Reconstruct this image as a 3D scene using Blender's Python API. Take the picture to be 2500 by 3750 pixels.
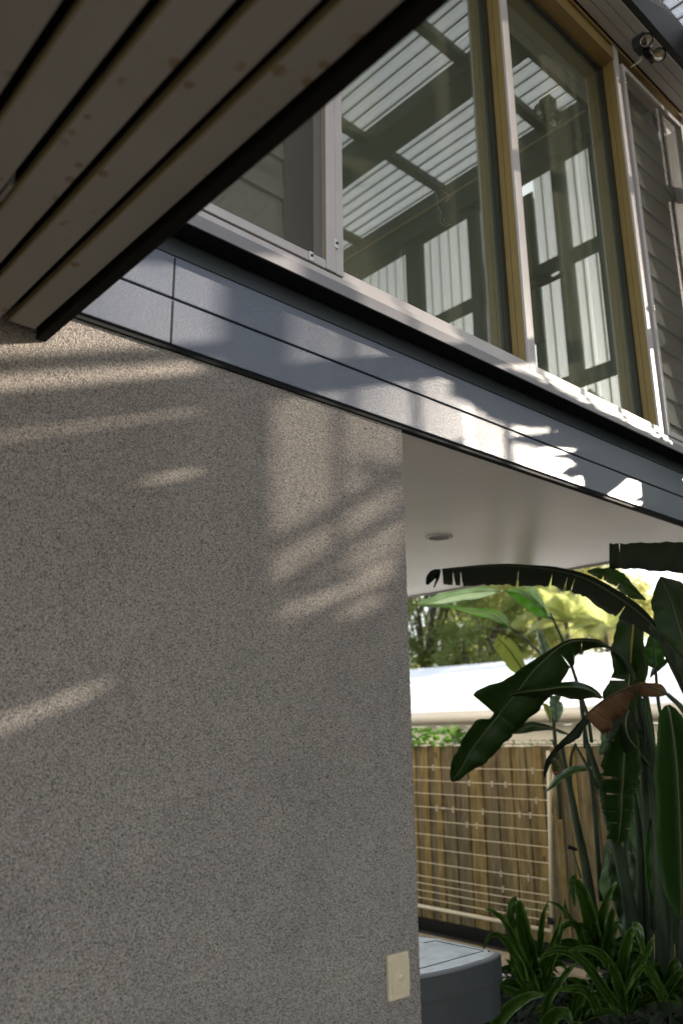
import bpy, bmesh, math, random
import numpy as np
from mathutils import Vector, Matrix
random.seed(7)
for o in list(bpy.data.objects): bpy.data.objects.remove(o)
S = bpy.context.scene
COL = S.collection
# ------------------------------------------------------------------ camera
FPX = 2966.285                       # focal length in pixels of a 3750 px high frame
yaw, pit, rol = [math.radians(a) for a in (47.4287339, 15.25544958, -0.68512351)]
f_ = Vector((math.cos(yaw)*math.cos(pit), math.sin(yaw)*math.cos(pit), math.sin(pit)))
rt = Vector((math.sin(yaw), -math.cos(yaw), 0)); up0 = rt.cross(f_)
r_ = rt*math.cos(rol)+up0*math.sin(rol); u_ = -rt*math.sin(rol)+up0*math.cos(rol)
CAM = Vector((0, 0, 1.5))
cd = bpy.data.cameras.new('camera'); cam = bpy.data.objects.new('camera', cd); COL.objects.link(cam)
cam.matrix_world = Matrix(((r_.x, u_.x, -f_.x, 0), (r_.y, u_.y, -f_.y, 0), (r_.z, u_.z, -f_.z, 1.5), (0, 0, 0, 1)))
cd.sensor_fit = 'VERTICAL'; cd.sensor_height = 36; cd.sensor_width = 24; cd.lens = FPX/3750*36
cd.clip_start = .05; cd.clip_end = 600
cd.dof.use_dof = True; cd.dof.focus_distance = 2.75; cd.dof.aperture_fstop = 2.5
S.camera = cam
# ------------------------------------------------------------------ sky, sun, exposure
SUN = Vector((1, -.317, .39)).normalized()
elev = math.asin(SUN.z)
W = bpy.data.worlds.new('World'); S.world = W; W.use_nodes = True
wn = W.node_tree; wn.nodes.clear()
sky = wn.nodes.new('ShaderNodeTexSky'); sky.sky_type = 'NISHITA'; sky.sun_disc = False
sky.sun_elevation = elev; sky.sun_rotation = math.atan2(SUN.x, SUN.y); sky.dust_density = .6
bg = wn.nodes.new('ShaderNodeBackground'); bg.inputs[1].default_value = .13
wo = wn.nodes.new('ShaderNodeOutputWorld')
hs_ = wn.nodes.new('ShaderNodeHueSaturation'); hs_.inputs['Saturation'].default_value = .42
wn.links.new(sky.outputs[0], hs_.inputs['Color']); wn.links.new(hs_.outputs[0], bg.inputs[0]); wn.links.new(bg.outputs[0], wo.inputs[0])
sl = bpy.data.lights.new('sun', 'SUN'); sl.energy = 5; sl.angle = math.radians(.53); sl.color = (1, .88, .74)
so = bpy.data.objects.new('sun', sl); so.rotation_euler = SUN.to_track_quat('Z', 'Y').to_euler(); COL.objects.link(so)
S.view_settings.view_transform = 'Standard'; S.view_settings.look = 'None'
S.view_settings.gamma = 1; S.view_settings.exposure = 1.62
S.view_settings.use_curve_mapping = False

def at(x, y, ax, val):
    """point of the place seen at photo pixel (x, y) on the plane ax = val"""
    d = f_ + r_*((x-1250)/FPX) - u_*((y-1875)/FPX)
    i = 'XYZ'.index(ax); t = (val-CAM[i])/d[i]
    return CAM + d*t

# ------------------------------------------------------------------ materials
def M(name, col, rough=.6, spec=.5, metal=0, fn=None, coat=0):
    m = bpy.data.materials.new(name); m.use_nodes = True
    b = m.node_tree.nodes['Principled BSDF']
    b.inputs['Base Color'].default_value = (*col, 1); b.inputs['Roughness'].default_value = rough
    b.inputs['Specular IOR Level'].default_value = spec; b.inputs['Metallic'].default_value = metal
    b.inputs['Coat Weight'].default_value = coat
    if fn: fn(m, m.node_tree, b)
    return m
def N(t, ty, **k):
    n = t.nodes.new(ty)
    for a, v in k.items():
        if a.startswith('i_'):
            key = a[2:].replace('_', ' '); n.inputs[int(key) if key.isdigit() else key].default_value = v
        else: setattr(n, a, v)
    return n
def co(t, scale=(1, 1, 1), out='Object', rot=(0, 0, 0)):
    c = N(t, 'ShaderNodeTexCoord'); mp = N(t, 'ShaderNodeMapping')
    mp.inputs['Scale'].default_value = scale; mp.inputs['Rotation'].default_value = rot
    t.links.new(c.outputs[out], mp.inputs[0]); return mp.outputs[0]
def ramp(t, fac, stops):
    r = N(t, 'ShaderNodeValToRGB'); e = r.color_ramp.elements
    while len(e) < len(stops): e.new(.5)
    for q, (p, c) in zip(e, stops): q.position = p; q.color = (*c, 1)
    t.links.new(fac, r.inputs[0]); return r.outputs[0]
def noise(t, vec, sc, det=3, rough=.5, **k):
    n = N(t, 'ShaderNodeTexNoise'); n.inputs['Scale'].default_value = sc; n.inputs['Detail'].default_value = det
    n.inputs['Roughness'].default_value = rough; t.links.new(vec, n.inputs['Vector']); return n.outputs[0]
def bump(t, b, h, st, dist):
    n = N(t, 'ShaderNodeBump'); n.inputs['Strength'].default_value = st; n.inputs['Distance'].default_value = dist
    t.links.new(h, n.inputs['Height']); t.links.new(n.outputs[0], b.inputs['Normal'])
def mixc(t, fac, a, b_, ty='MIX'):
    n = N(t, 'ShaderNodeMix', data_type='RGBA', blend_type=ty)
    if isinstance(fac, float): n.inputs[0].default_value = fac
    else: t.links.new(fac, n.inputs[0])
    for i, v in ((6, a), (7, b_)):
        if isinstance(v, tuple): n.inputs[i].default_value = (*v, 1)
        else: t.links.new(v, n.inputs[i])
    return n.outputs[2]
def rnd(t, lo, hi):
    oi = N(t, 'ShaderNodeObjectInfo'); mr = N(t, 'ShaderNodeMapRange')
    mr.inputs[3].default_value = lo; mr.inputs[4].default_value = hi
    t.links.new(oi.outputs['Random'], mr.inputs[0]); return mr.outputs[0]

def f_render(m, t, b):
    v = co(t)
    n1 = noise(t, v, 300, 2, .6); n2 = noise(t, v, 90, 3, .7); n3 = noise(t, v, 1.6, 3)
    vo = N(t, 'ShaderNodeTexVoronoi'); vo.inputs['Scale'].default_value = 215; t.links.new(v, vo.inputs['Vector'])
    c = ramp(t, n1, [(.33, (.068, .060, .053)), (.43, (.240, .214, .188)), (.56, (.365, .328, .290)), (.69, (.49, .445, .40))])
    sp = ramp(t, vo.outputs['Color'], [(0.0, (.22, .21, .19)), (.16, (.6, .6, .6)), (.24, (1, 1, 1)), (1, (1.0, 1.0, 1.0))])
    c = mixc(t, .8, c, sp, 'MULTIPLY')
    c = mixc(t, .8, c, ramp(t, n3, [(.3, (.86, .85, .845)), (.7, (1, 1, 1))]), 'MULTIPLY')
    c = mixc(t, .8, c, ramp(t, noise(t, v, 7, 5, .7), [(.3, (.84, .85, .84)), (.5, (.97, .97, .97)), (.75, (1.04, 1.03, 1.0))]), 'MULTIPLY')
    t.links.new(c, b.inputs['Base Color'])
    mx = N(t, 'ShaderNodeMath', operation='ADD'); t.links.new(n1, mx.inputs[0]); t.links.new(n2, mx.inputs[1])
    bump(t, b, mx.outputs[0], .75, .006)
render_m = M('speckled_render', (.3, .28, .25), .95, .2, fn=f_render)

def f_clad(m, t, b):
    v = co(t, (1, 1, 3.0)); v2 = co(t)
    n = noise(t, v, 130, 3, .6); n3 = noise(t, v2, 2.2, 5, .65)
    t.links.new(ramp(t, n3, [(.3, (.082, .096, .130)), (.7, (.116, .130, .165))]), b.inputs['Base Color'])
    t.links.new(ramp(t, n3, [(.3, (.30, .3, .3)), (.7, (.42, .42, .42))]), b.inputs['Roughness'])
    bump(t, b, n, .38, .0026)
clad_m = M('painted_weatherboard', (.12, .125, .14), .36, .65, fn=f_clad)

def paint(name, col, rough, var=.12, sc=4, spec=.5, bst=.06, bsc=300):
    def fn(m, t, b):
        v = co(t); n = noise(t, v, sc, 5, .6); n2 = noise(t, v, bsc, 2)
        c = ramp(t, n, [(.25, tuple(x*(1-var) for x in col)), (.75, tuple(min(1, x*(1+var)) for x in col))])
        t.links.new(c, b.inputs['Base Color']); bump(t, b, n2, bst, .002)
    return M(name, col, rough, spec, fn=fn)
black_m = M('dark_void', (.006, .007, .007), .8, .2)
sill_m = paint('grey_sill_flashing', (.22, .21, .22), .4, .1, 7)
alu_m = paint('pale_window_frame', (.50, .455, .44), .42, .08, 9)
bouncelit_m = paint('bounce_lit_frame', (.27, .185, .065), .38, .12, 6)  # frame paint with yellow bounce light put into its colour
dkframe_m = paint('dark_bronze', (.03, .032, .022), .4, .1, 6)
olive_m = paint('olive_interior', (.06, .075, .05), .7, .25, 3)
soffit_m = paint('white_soffit', (.72, .69, .67), .26, .03, 2, .5, .02, 30)
steel_m = paint('charcoal_steel', (.018, .022, .021), .5, .15, 5)
eave_m = paint('eave_board_paint', (.42, .40, .38), .5, .08, 6)
fascia_m = paint('dark_brown_fascia', (.009, .008, .005), .7, .2, 8, .15)
roomwall_m = paint('room_wall', (.16, .17, .14), .8, .1, 2)

def f_board(m, t, b):   # stained soffit boards
    v = co(t); n = noise(t, v, 3, 4)
    c = ramp(t, n, [(.3, (.31, .288, .25)), (.7, (.37, .346, .304))])
    vo = N(t, 'ShaderNodeTexVoronoi'); vo.inputs['Scale'].default_value = 22; vo.inputs['Randomness'].default_value = 1
    t.links.new(v, vo.inputs['Vector'])
    ring = ramp(t, vo.outputs['Distance'], [(.0, (1, 1, 1)), (.16, (.75, .75, .75)), (.21, (1, 1, 1)), (.25, (.15, .15, .15)), (.30, (0, 0, 0))])
    msk = ramp(t, noise(t, v, 5.5, 2), [(.50, (0, 0, 0)), (.56, (1, 1, 1))])
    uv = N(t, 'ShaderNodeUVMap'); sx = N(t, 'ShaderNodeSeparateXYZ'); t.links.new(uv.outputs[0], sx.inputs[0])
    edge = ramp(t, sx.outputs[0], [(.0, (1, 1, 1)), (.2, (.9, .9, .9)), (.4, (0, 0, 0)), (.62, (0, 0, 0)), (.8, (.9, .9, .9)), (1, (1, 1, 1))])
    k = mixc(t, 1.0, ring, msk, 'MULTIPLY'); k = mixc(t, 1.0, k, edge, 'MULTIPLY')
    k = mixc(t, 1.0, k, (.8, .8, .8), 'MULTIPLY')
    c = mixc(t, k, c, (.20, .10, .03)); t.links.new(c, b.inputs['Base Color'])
board_m = M('stained_soffit_board', (.42, .38, .33), .55, .3, fn=f_board)
boardedge_m = paint('yellowed_board_edge', (.27, .22, .11), .5, .1, 9)

def f_perf(m, t, b):    # perforated metal: real holes as transparency on a hexagonal grid in metres (UV)
    uv = N(t, 'ShaderNodeUVMap'); sp = N(t, 'ShaderNodeSeparateXYZ'); t.links.new(uv.outputs[0], sp.inputs[0])
    def sn(o, k):
        a = N(t, 'ShaderNodeMath', operation='MULTIPLY'); a.inputs[1].default_value = k; t.links.new(o, a.inputs[0])
        s = N(t, 'ShaderNodeMath', operation='SINE'); t.links.new(a.outputs[0], s.inputs[0]); return s.outputs[0]
    k = 2*math.pi/.014
    mu = N(t, 'ShaderNodeMath', operation='MULTIPLY'); t.links.new(sn(sp.outputs[0], k), mu.inputs[0]); t.links.new(sn(sp.outputs[1], k), mu.inputs[1])
    gt = N(t, 'ShaderNodeMapRange'); gt.inputs[1].default_value = .11; gt.inputs[2].default_value = .31
    t.links.new(mu.outputs[0], gt.inputs[0])
    # the narrow valley of each corrugation is left unpunched
    fr = N(t, 'ShaderNodeMath', operation='MULTIPLY'); fr.inputs[1].default_value = 10; t.links.new(sp.outputs[0], fr.inputs[0])
    fc = N(t, 'ShaderNodeMath', operation='FRACT'); t.links.new(fr.outputs[0], fc.inputs[0])
    vb = ramp(t, fc.outputs[0], [(0, (1, 1, 1)), (.66, (1, 1, 1)), (.70, (0, 0, 0)), (.82, (0, 0, 0)), (.86, (1, 1, 1))])
    g2 = N(t, 'ShaderNodeMath', operation='MULTIPLY'); t.links.new(gt.outputs[0], g2.inputs[0]); t.links.new(vb, g2.inputs[1]); gt = g2
    tr = N(t, 'ShaderNodeBsdfTransparent'); ms = N(t, 'ShaderNodeMixShader')
    tl = N(t, 'ShaderNodeBsdfTranslucent'); tl.inputs[0].default_value = (.5, .5, .48, 1)
    m1 = N(t, 'ShaderNodeMixShader'); m1.inputs[0].default_value = .06
    t.links.new(b.outputs[0], m1.inputs[1]); t.links.new(tl.outputs[0], m1.inputs[2])
    t.links.new(gt.outputs[0], ms.inputs[0]); t.links.new(m1.outputs[0], ms.inputs[1]); t.links.new(tr.outputs[0], ms.inputs[2])
    t.links.new(ms.outputs[0], t.nodes['Material Output'].inputs[0])
perf_m = M('perforated_sheet', (.30, .30, .28), .5, .4, fn=f_perf)

def f_mesh(m, t, b):    # insect screen
    uv = N(t, 'ShaderNodeUVMap'); sp = N(t, 'ShaderNodeSeparateXYZ'); t.links.new(uv.outputs[0], sp.inputs[0])
    outs = []
    for o in (sp.outputs[0], sp.outputs[1]):
        a = N(t, 'ShaderNodeMath', operation='MULTIPLY'); a.inputs[1].default_value = 2*math.pi/.0065; t.links.new(o, a.inputs[0])
        s = N(t, 'ShaderNodeMath', operation='SINE'); t.links.new(a.outputs[0], s.inputs[0]); outs.append(s.outputs[0])
    mx = N(t, 'ShaderNodeMath', operation='MAXIMUM'); t.links.new(outs[0], mx.inputs[0]); t.links.new(outs[1], mx.inputs[1])
    mr = N(t, 'ShaderNodeMapRange'); mr.inputs[1].default_value = .45; mr.inputs[2].default_value = .8
    mr.inputs[3].default_value = 1; mr.inputs[4].default_value = 0; t.links.new(mx.outputs[0], mr.inputs[0])
    tr = N(t, 'ShaderNodeBsdfTransparent'); ms = N(t, 'ShaderNodeMixShader')
    t.links.new(mr.outputs[0], ms.inputs[0]); t.links.new(b.outputs[0], ms.inputs[1]); t.links.new(tr.outputs[0], ms.inputs[2])
    t.links.new(ms.outputs[0], t.nodes['Material Output'].inputs[0])
mesh_m = M('insect_mesh', (.13, .115, .085), .5, .5, fn=f_mesh)

def f_glass(m, t, b):   # coated reflective glass with a diffuse film painting in haze and olive interior light
    gl = N(t, 'ShaderNodeBsdfGlossy'); gl.inputs['Roughness'].default_value = .0; gl.inputs[0].default_value = (1, 1, .94, 1)
    tr = N(t, 'ShaderNodeBsdfTransparent'); tr.inputs[0].default_value = (.75, .82, .70, 1)
    ms = N(t, 'ShaderNodeMixShader'); ms.inputs[0].default_value = .41
    t.links.new(tr.outputs[0], ms.inputs[1]); t.links.new(gl.outputs[0], ms.inputs[2])
    df = N(t, 'ShaderNodeBsdfDiffuse'); df.inputs[0].default_value = (.33, .34, .25, 1)
    m2 = N(t, 'ShaderNodeMixShader')
    v = co(t); n = noise(t, v, 1.7, 4, .6)
    mr = N(t, 'ShaderNodeMapRange'); mr.inputs[3].default_value = .08; mr.inputs[4].default_value = .21; t.links.new(n, mr.inputs[0])
    t.links.new(mr.outputs[0], m2.inputs[0])
    t.links.new(ms.outputs[0], m2.inputs[1]); t.links.new(df.outputs[0], m2.inputs[2])
    t.links.new(m2.outputs[0], t.nodes['Material Output'].inputs[0])
glass_m = M('coated_glass', (.5, .5, .5), fn=f_glass)
def f_blade(m, t, b):
    gl = N(t, 'ShaderNodeBsdfGlossy'); gl.inputs['Roughness'].default_value = .03; gl.inputs[0].default_value = (.85, .9, .8, 1)
    df = N(t, 'ShaderNodeBsdfDiffuse'); df.inputs[0].default_value = (.22, .19, .135, 1)
    ms = N(t, 'ShaderNodeMixShader'); ms.inputs[0].default_value = .16
    t.links.new(df.outputs[0], ms.inputs[1]); t.links.new(gl.outputs[0], ms.inputs[2])
    t.links.new(ms.outputs[0], t.nodes['Material Output'].inputs[0])
blade_m = M('louvre_glass', (.3, .3, .3), fn=f_blade)

def leafmat(name, a, b2, rough=.38, trans=.25, tcol=None, vein=.35):
    def fn(m, t, b):
        uv = N(t, 'ShaderNodeUVMap'); mp = N(t, 'ShaderNodeMapping'); mp.inputs['Scale'].default_value = (1.0, 60, 1)
        t.links.new(uv.outputs[0], mp.inputs[0])
        n = noise(t, mp.outputs[0], 1.6, 4, .7); v = co(t); n2 = noise(t, v, 7, 4)
        c = ramp(t, n, [(.3, a), (.7, b2)]); c = mixc(t, .55, c, ramp(t, n2, [(.3, (.55, .6, .5)), (.7, (1, 1, 1))]), 'MULTIPLY')
        t.links.new(c, b.inputs['Base Color']); bump(t, b, n, vein, .006)
        tl = N(t, 'ShaderNodeBsdfTranslucent'); tc = tcol or tuple(min(1, x*2.2) for x in b2)
        tl.inputs[0].default_value = (*tc, 1)
        ms = N(t, 'ShaderNodeMixShader'); ms.inputs[0].default_value = trans
        t.links.new(b.outputs[0], ms.inputs[1]); t.links.new(tl.outputs[0], ms.inputs[2])
        t.links.new(ms.outputs[0], t.nodes['Material Output'].inputs[0])
    return M(name, a, rough, .32, fn=fn)
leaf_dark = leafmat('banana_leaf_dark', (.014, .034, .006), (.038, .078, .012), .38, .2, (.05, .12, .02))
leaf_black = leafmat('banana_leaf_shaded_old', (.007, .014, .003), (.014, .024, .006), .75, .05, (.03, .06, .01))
leaf_mid = leafmat('banana_leaf_green', (.035, .085, .012), (.065, .14, .022), .4, .35, (.2, .42, .04))
leaf_pale = leafmat('banana_leaf_pale', (.16, .24, .14), (.26, .34, .24), .35, .35, (.4, .55, .35))
leaf_yel = leafmat('banana_leaf_yellow', (.26, .30, .08), (.36, .42, .13), .5, .5, (.75, .8, .3))
leaf_brown = leafmat('banana_leaf_dead', (.05, .018, .006), (.55, .36, .20), .8, .3, (.6, .25, .06), .8)
leaf_strap = leafmat('strap_leaf', (.06, .125, .018), (.125, .205, .04), .3, .25, (.2, .4, .06), .1)
rib_m = M('leaf_midrib', (.075, .095, .03), .45)
rib_dk = M('leaf_midrib_dark', (.03, .045, .02), .45)
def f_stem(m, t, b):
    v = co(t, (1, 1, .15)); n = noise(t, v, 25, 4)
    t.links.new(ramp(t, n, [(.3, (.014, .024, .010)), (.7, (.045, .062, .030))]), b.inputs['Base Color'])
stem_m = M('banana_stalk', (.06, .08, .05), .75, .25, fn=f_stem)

def f_pal(m, t, b):     # timber fence palings
    v = co(t, (1, 1, .05)); n = noise(t, v, 60, 5, .65); v2 = co(t, (1, 1, .5)); n2 = noise(t, v2, 9, 4)
    c = ramp(t, n, [(.3, (.09, .066, .026)), (.55, (.185, .138, .060)), (.75, (.30, .235, .125))])
    c = mixc(t, .8, c, ramp(t, n2, [(.3, (.5, .42, .35)), (.5, (.95, .9, .8)), (.75, (1.1, 1.1, 1.1))]), 'MULTIPLY')
    kn = N(t, 'ShaderNodeTexVoronoi'); kn.inputs['Scale'].default_value = 6; t.links.new(co(t, (1, 1, .6)), kn.inputs['Vector'])
    c = mixc(t, ramp(t, kn.outputs['Distance'], [(.06, (.8, .8, .8)), (.13, (0, 0, 0))]), c, (.045, .028, .014))
    hs = N(t, 'ShaderNodeHueSaturation'); t.links.new(c, hs.inputs['Color']); t.links.new(rnd(t, .65, 1.25), hs.inputs['Value'])
    t.links.new(rnd(t, .8, 1.12), hs.inputs['Saturation'])
    t.links.new(hs.outputs[0], b.inputs['Base Color']); bump(t, b, n, .4, .003)
pal_m = M('treated_pine', (.3, .22, .1), .8, .2, fn=f_pal)
cream_m = paint('cream_powdercoat', (.55, .46, .31), .5, .06, 10)
cord_m = M('cream_cord', (.60, .50, .33), .7)
peg_m = paint('clear_plastic_peg', (.45, .38, .28), .4, .2, 30)
weather_m = paint('cream_weatherboard', (.62, .56, .44), .6, .05, 3)
white_m = paint('white_wall', (.78, .76, .74), .6, .04, 2)
roof_m = paint('pale_metal_roof', (.86, .87, .88), .6, .03, 2)
gutter_m = paint('cream_gutter', (.60, .55, .45), .4, .05, 3)
conc_m = paint('pale_paving', (.50, .46, .40), .85, .15, 5)
timber_m = paint('weathered_edging', (.34, .26, .16), .8, .2, 9)
soil_m = paint('dark_soil', (.035, .03, .02), .95, .4, 6)
bench_m = paint('dark_grey_cast_body', (.042, .046, .046), .5, .1, 12)
rim_m = paint('grey_rim', (.17, .17, .17), .45, .12, 15)
def f_top(m, t, b):
    v = co(t); n = noise(t, v, 9, 5, .65); n2 = noise(t, v, 38, 4, .7)
    c = ramp(t, n, [(.34, (.68, .68, .70)), (.6, (.86, .88, .92))])
    c = mixc(t, .9, c, ramp(t, n2, [(.26, (.12, .11, .10)), (.36, (1, 1, 1))]), 'MULTIPLY')
    t.links.new(c, b.inputs['Base Color'])
    t.links.new(ramp(t, n, [(.3, (.1, .1, .1)), (.7, (.3, .3, .3))]), b.inputs['Roughness'])
top_m = M('stained_white_lid', (.7, .7, .75), .2, fn=f_top)
switch_m = paint('yellowed_plastic', (.60, .50, .34), .4, .07, 30)
lens_m = M('lamp_reflector', (.42, .38, .32), .28, metal=.8)
amber_m = M('amber_led', (.7, .35, .06), .3)
clip_m = M('clear_screen_clip', (.7, .68, .62), .25)
treeg = [leafmat('tree_foliage_%s' % n, a, b2, .5, .5, c, .05) for n, a, b2, c in (
    ('olive', (.18, .21, .06), (.30, .33, .11), (.75, .82, .3)), ('yellow', (.22, .24, .07), (.36, .36, .14), (.85, .82, .36)),
    ('deep', (.09, .12, .04), (.16, .20, .06), (.5, .6, .2)))]
bark_m = paint('bark', (.10, .075, .05), .9, .3, 8)
palm_m = leafmat('palm_frond', (.22, .26, .07), (.34, .36, .12), .45, .4, (.7, .75, .28), .05)

# ------------------------------------------------------------------ object helpers
WL = {}
def reg(o, label=None, cat=None, group=None, kind=None):
    if label: o['label'] = label
    if cat: o['category'] = cat
    if group: o['group'] = group
    if kind: o['kind'] = kind
    return o
def thing(name, loc, label, cat, group=None):
    o = bpy.data.objects.new(name, None); o.location = loc; o.empty_display_size = .1
    COL.objects.link(o); WL[o.name] = Vector(loc); return reg(o, label, cat, group)
class MB:
    """collects geometry in world coordinates; build() makes ONE mesh object"""
    def __init__(s): s.v = []; s.f = []; s.uv = []
    def face(s, idx, uvs=None): s.f.append(tuple(idx)); s.uv.append(uvs or [(0, 0)]*len(idx))
    def box(s, x0, x1, y0, y1, z0, z1, c=0):
        bm = bmesh.new(); bmesh.ops.create_cube(bm, size=1)
        for v in bm.verts: v.co = Vector(((x0+x1)/2+v.co.x*(x1-x0), (y0+y1)/2+v.co.y*(y1-y0), (z0+z1)/2+v.co.z*(z1-z0)))
        if c: bmesh.ops.bevel(bm, geom=bm.edges[:], offset=c, segments=2, affect='EDGES', profile=.5)
        b = len(s.v); bm.verts.index_update()
        for v in bm.verts: s.v.append(v.co.copy())
        for f in bm.faces:
            s.face([b+v.index for v in f.verts], [((v.co.x-x0)/(x1-x0), (v.co.y-y0)/(y1-y0)) for v in f.verts])
        bm.free(); return s
    def tube(s, pts, rad, n=8, cap=True):
        pts = [Vector(p) for p in pts]; b = len(s.v); m = len(pts)
        rad = rad if isinstance(rad, (list, tuple)) else [rad]*m
        for i, p in enumerate(pts):
            d = (pts[min(i+1, m-1)]-pts[max(i-1, 0)]).normalized()
            a = d.cross(Vector((0, 0, 1)) if abs(d.z) < .9 else Vector((1, 0, 0))).normalized(); c = d.cross(a)
            for k in range(n):
                t = 2*math.pi*k/n; s.v.append(p+(a*math.cos(t)+c*math.sin(t))*rad[i])
        for i in range(m-1):
            for k in range(n):
                k2 = (k+1) % n; s.face((b+i*n+k, b+i*n+k2, b+(i+1)*n+k2, b+(i+1)*n+k), [(k/n, i/m), ((k+1)/n, i/m), ((k+1)/n, (i+1)/m), (k/n, (i+1)/m)])
        if cap: s.face([b+k for k in range(n)][::-1]); s.face([b+(m-1)*n+k for k in range(n)])
        return s
    def lathe(s, o, axis, prof, n=24):
        o = Vector(o); ax = Vector(axis).normalized(); a = ax.orthogonal().normalized(); c = ax.cross(a); b = len(s.v)
        for h, r in prof:
            for k in range(n):
                t = 2*math.pi*k/n; s.v.append(o+ax*h+(a*math.cos(t)+c*math.sin(t))*r)
        for i in range(len(prof)-1):
            for k in range(n):
                k2 = (k+1) % n; s.face((b+i*n+k, b+i*n+k2, b+(i+1)*n+k2, b+(i+1)*n+k))
        return s
    def prism(s, poly, z0, z1):
        b = len(s.v); n = len(poly)
        for z in (z0, z1):
            for x, y in poly: s.v.append(Vector((x, y, z)))
        for i in range(n):
            j = (i+1) % n; s.face((b+i, b+j, b+n+j, b+n+i))
        s.face([b+i for i in range(n)][::-1]); s.face([b+n+i for i in range(n)]); return s
    def build(s, name, mat, parent=None, smooth=False, **k):
        org = WL[parent.name] if parent else Vector((0, 0, 0))
        if parent is None and k.pop('center', False):
            org = sum(s.v, Vector())/len(s.v)
        me = bpy.data.meshes.new(name); me.from_pydata([tuple(v-org) for v in s.v], [], s.f)
        ul = me.uv_layers.new(name='UVMap'); flat = [c for u in s.uv for p in u for c in p]
        ul.data.foreach_set('uv', flat)
        me.materials.append(mat); me.update()
        if smooth: me.polygons.foreach_set('use_smooth', [True]*len(me.polygons))
        o = bpy.data.objects.new(name, me); COL.objects.link(o)
        if parent: o.parent = parent
        else: o.location = org
        WL[o.name] = Vector(org)
        return reg(o, k.get('label'), k.get('cat'), k.get('group'), k.get('kind'))
def bx(name, mat, parent, *a, c=0, **k): return MB().box(*a, c=c).build(name, mat, parent, **k)

D = 1.76
# ================================================================== ground
g = MB(); G = -.25
g.v += [Vector(p) for p in ((-60, -60, G-.01), (160, -60, G-.01), (160, 160, G-.01), (-60, 160, G-.01))]; g.face((0, 1, 2, 3))
g.build('ground', soil_m, kind='structure')
MB().box(-4, 5.45, 1.78, 9, G-.1, G).build('paving', conc_m, kind='structure')
MB().box(-4, 5.45, -6, 1.776, G-.1, G-.004).build('deck', paint('weathered_deck', (.20, .17, .13), .8, .2, 5), kind='structure')
# planting bed on top of the paving where the plants grow
MB().box(2.75, 5.3, 1.0, 3.9, G, G+.06, c=.01).build('garden_bed', soil_m, kind='structure')
ed = MB().box(5.50, 5.62, 1, 9, G-.01, G+.09, c=.006).build('timber_edging', timber_m, label='weathered timber edging board along the foot of the paling fence', cat='garden edging')
MB().box(5.66, 5.78, 1, 9, G-.01, G+.05, c=.006).build('timber_rail', timber_m, ed, label='lower timber rail')

# ================================================================== rendered wall
rw = MB(); rg = random.Random(77); nz = 460; z0 = G-.3; z1 = 2.497
for i in range(nz+1):
    z = z0+(z1-z0)*i/nz; a = rg.gauss(0, .0011); b = rg.gauss(0, .0011)
    for x, y in ((-2.2, 1.98), (-2.2, 1.772), (1.905, 1.772), (1.912+b, 1.7725+a*.6), (1.9165+a, 1.778+b), (1.915, 1.787), (1.915, 1.98)): rw.v.append(Vector((x, y, z)))
for i in range(nz):
    for k in range(7): rw.face((i*7+k, i*7+(k+1) % 7, i*7+7+(k+1) % 7, i*7+7+k))
rw.face([k for k in range(7)][::-1]); rw.face([nz*7+k for k in range(7)])
rw.build('rendered_wall', render_m, label='speckled grey granular rendered wall under the dark cladding', cat='wall', center=True)

# ================================================================== house, upper storey
H = thing('house', (2, 1.9, 2.5), 'upper storey with dark weatherboards, pale framed windows and flat white soffit over the passage', 'house')
bx('shadow_gap', black_m, H, -2.2, 4.58, 1.764, 1.79, 2.4975, 2.5115)
bx('wall_backing', black_m, H, -2.2, 4.585, 1.79, 1.85, 2.512, 2.90)
for z0, z1 in ((2.512, 2.640), (2.650, 2.773)):
    for x0, x1 in ((-2.2, 1.0022), (1.0038, 4.59)):
        m = MB().box(x0, x1, 1.758, 1.786, z0, z1, c=.0025)
        m.build('weatherboard', clad_m, H)
        if z1 < 2.8:    # thin rebated upper lip, set back
            MB().box(x0, x1, 1.7605, 1.7865, z1-.0005, z1+.0035).build('board_lip', clad_m, H)
bx('shaded_board', paint('shade_dark_board', (.022, .028, .031), .4, .1, 5), H, -2.2, 4.59, 1.764, 1.788, 2.783, 2.838, c=.002)  # third cladding board, coloured dark for the shade below the sill
bx('sill_shade_strip', black_m, H, -2.2, 4.595, 1.687, 1.763, 2.8375, 2.8397)  # black strip paints in the shade under the sill
bx('sill_flashing', sill_m, H, -2.2, 4.60, 1.684, 1.80, 2.840, 2.880, c=.0015)
bx('sill_upstand', alu_m, H, -2.2, 4.60, 1.692, 1.80, 2.8805, 2.905, c=.002)
for z0, z1 in ((2.514, 2.638), (2.652, 2.771)): bx('joint_sealant', black_m, H, 1.0005, 1.0055, 1.7574, 1.762, z0, z1)
# soffit over passage
bx('soffit_panel', soffit_m, H, -2.2, 4.56, 1.80, 7.5, 2.506, 2.54)
bx('soffit_shadow_bead', soffit_m, H, -2.2, 4.56, 1.776, 1.797, 2.5035, 2.53, c=.001)
bx('soffit_end_trim', eave_m, H, 4.562, 4.60, 1.787, 7.5, 2.500, 2.62, c=.003)
bx('side_wall', white_m, H, 4.50, 4.60, 1.855, 7.5, 2.62, 5.9)
bx('corner_stud', steel_m, H, 4.521, 4.598, 1.797, 1.854, 2.91, 5.39)
bx('jamb_closer', dkframe_m, H, 4.474, 4.520, 1.832, 1.853, 2.91, 5.39)
bx('top_slab', black_m, H, -2.2, 4.6, 1.80, 7.5, 5.4, 5.9)
# interior
bx('interior_wall', roomwall_m, H, .9, 4.49, 2.6, 2.64, 2.92, 5.39)
bx('interior_floor', olive_m, H, -2.2, 4.49, 1.86, 2.6, 2.86, 2.90)
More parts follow.
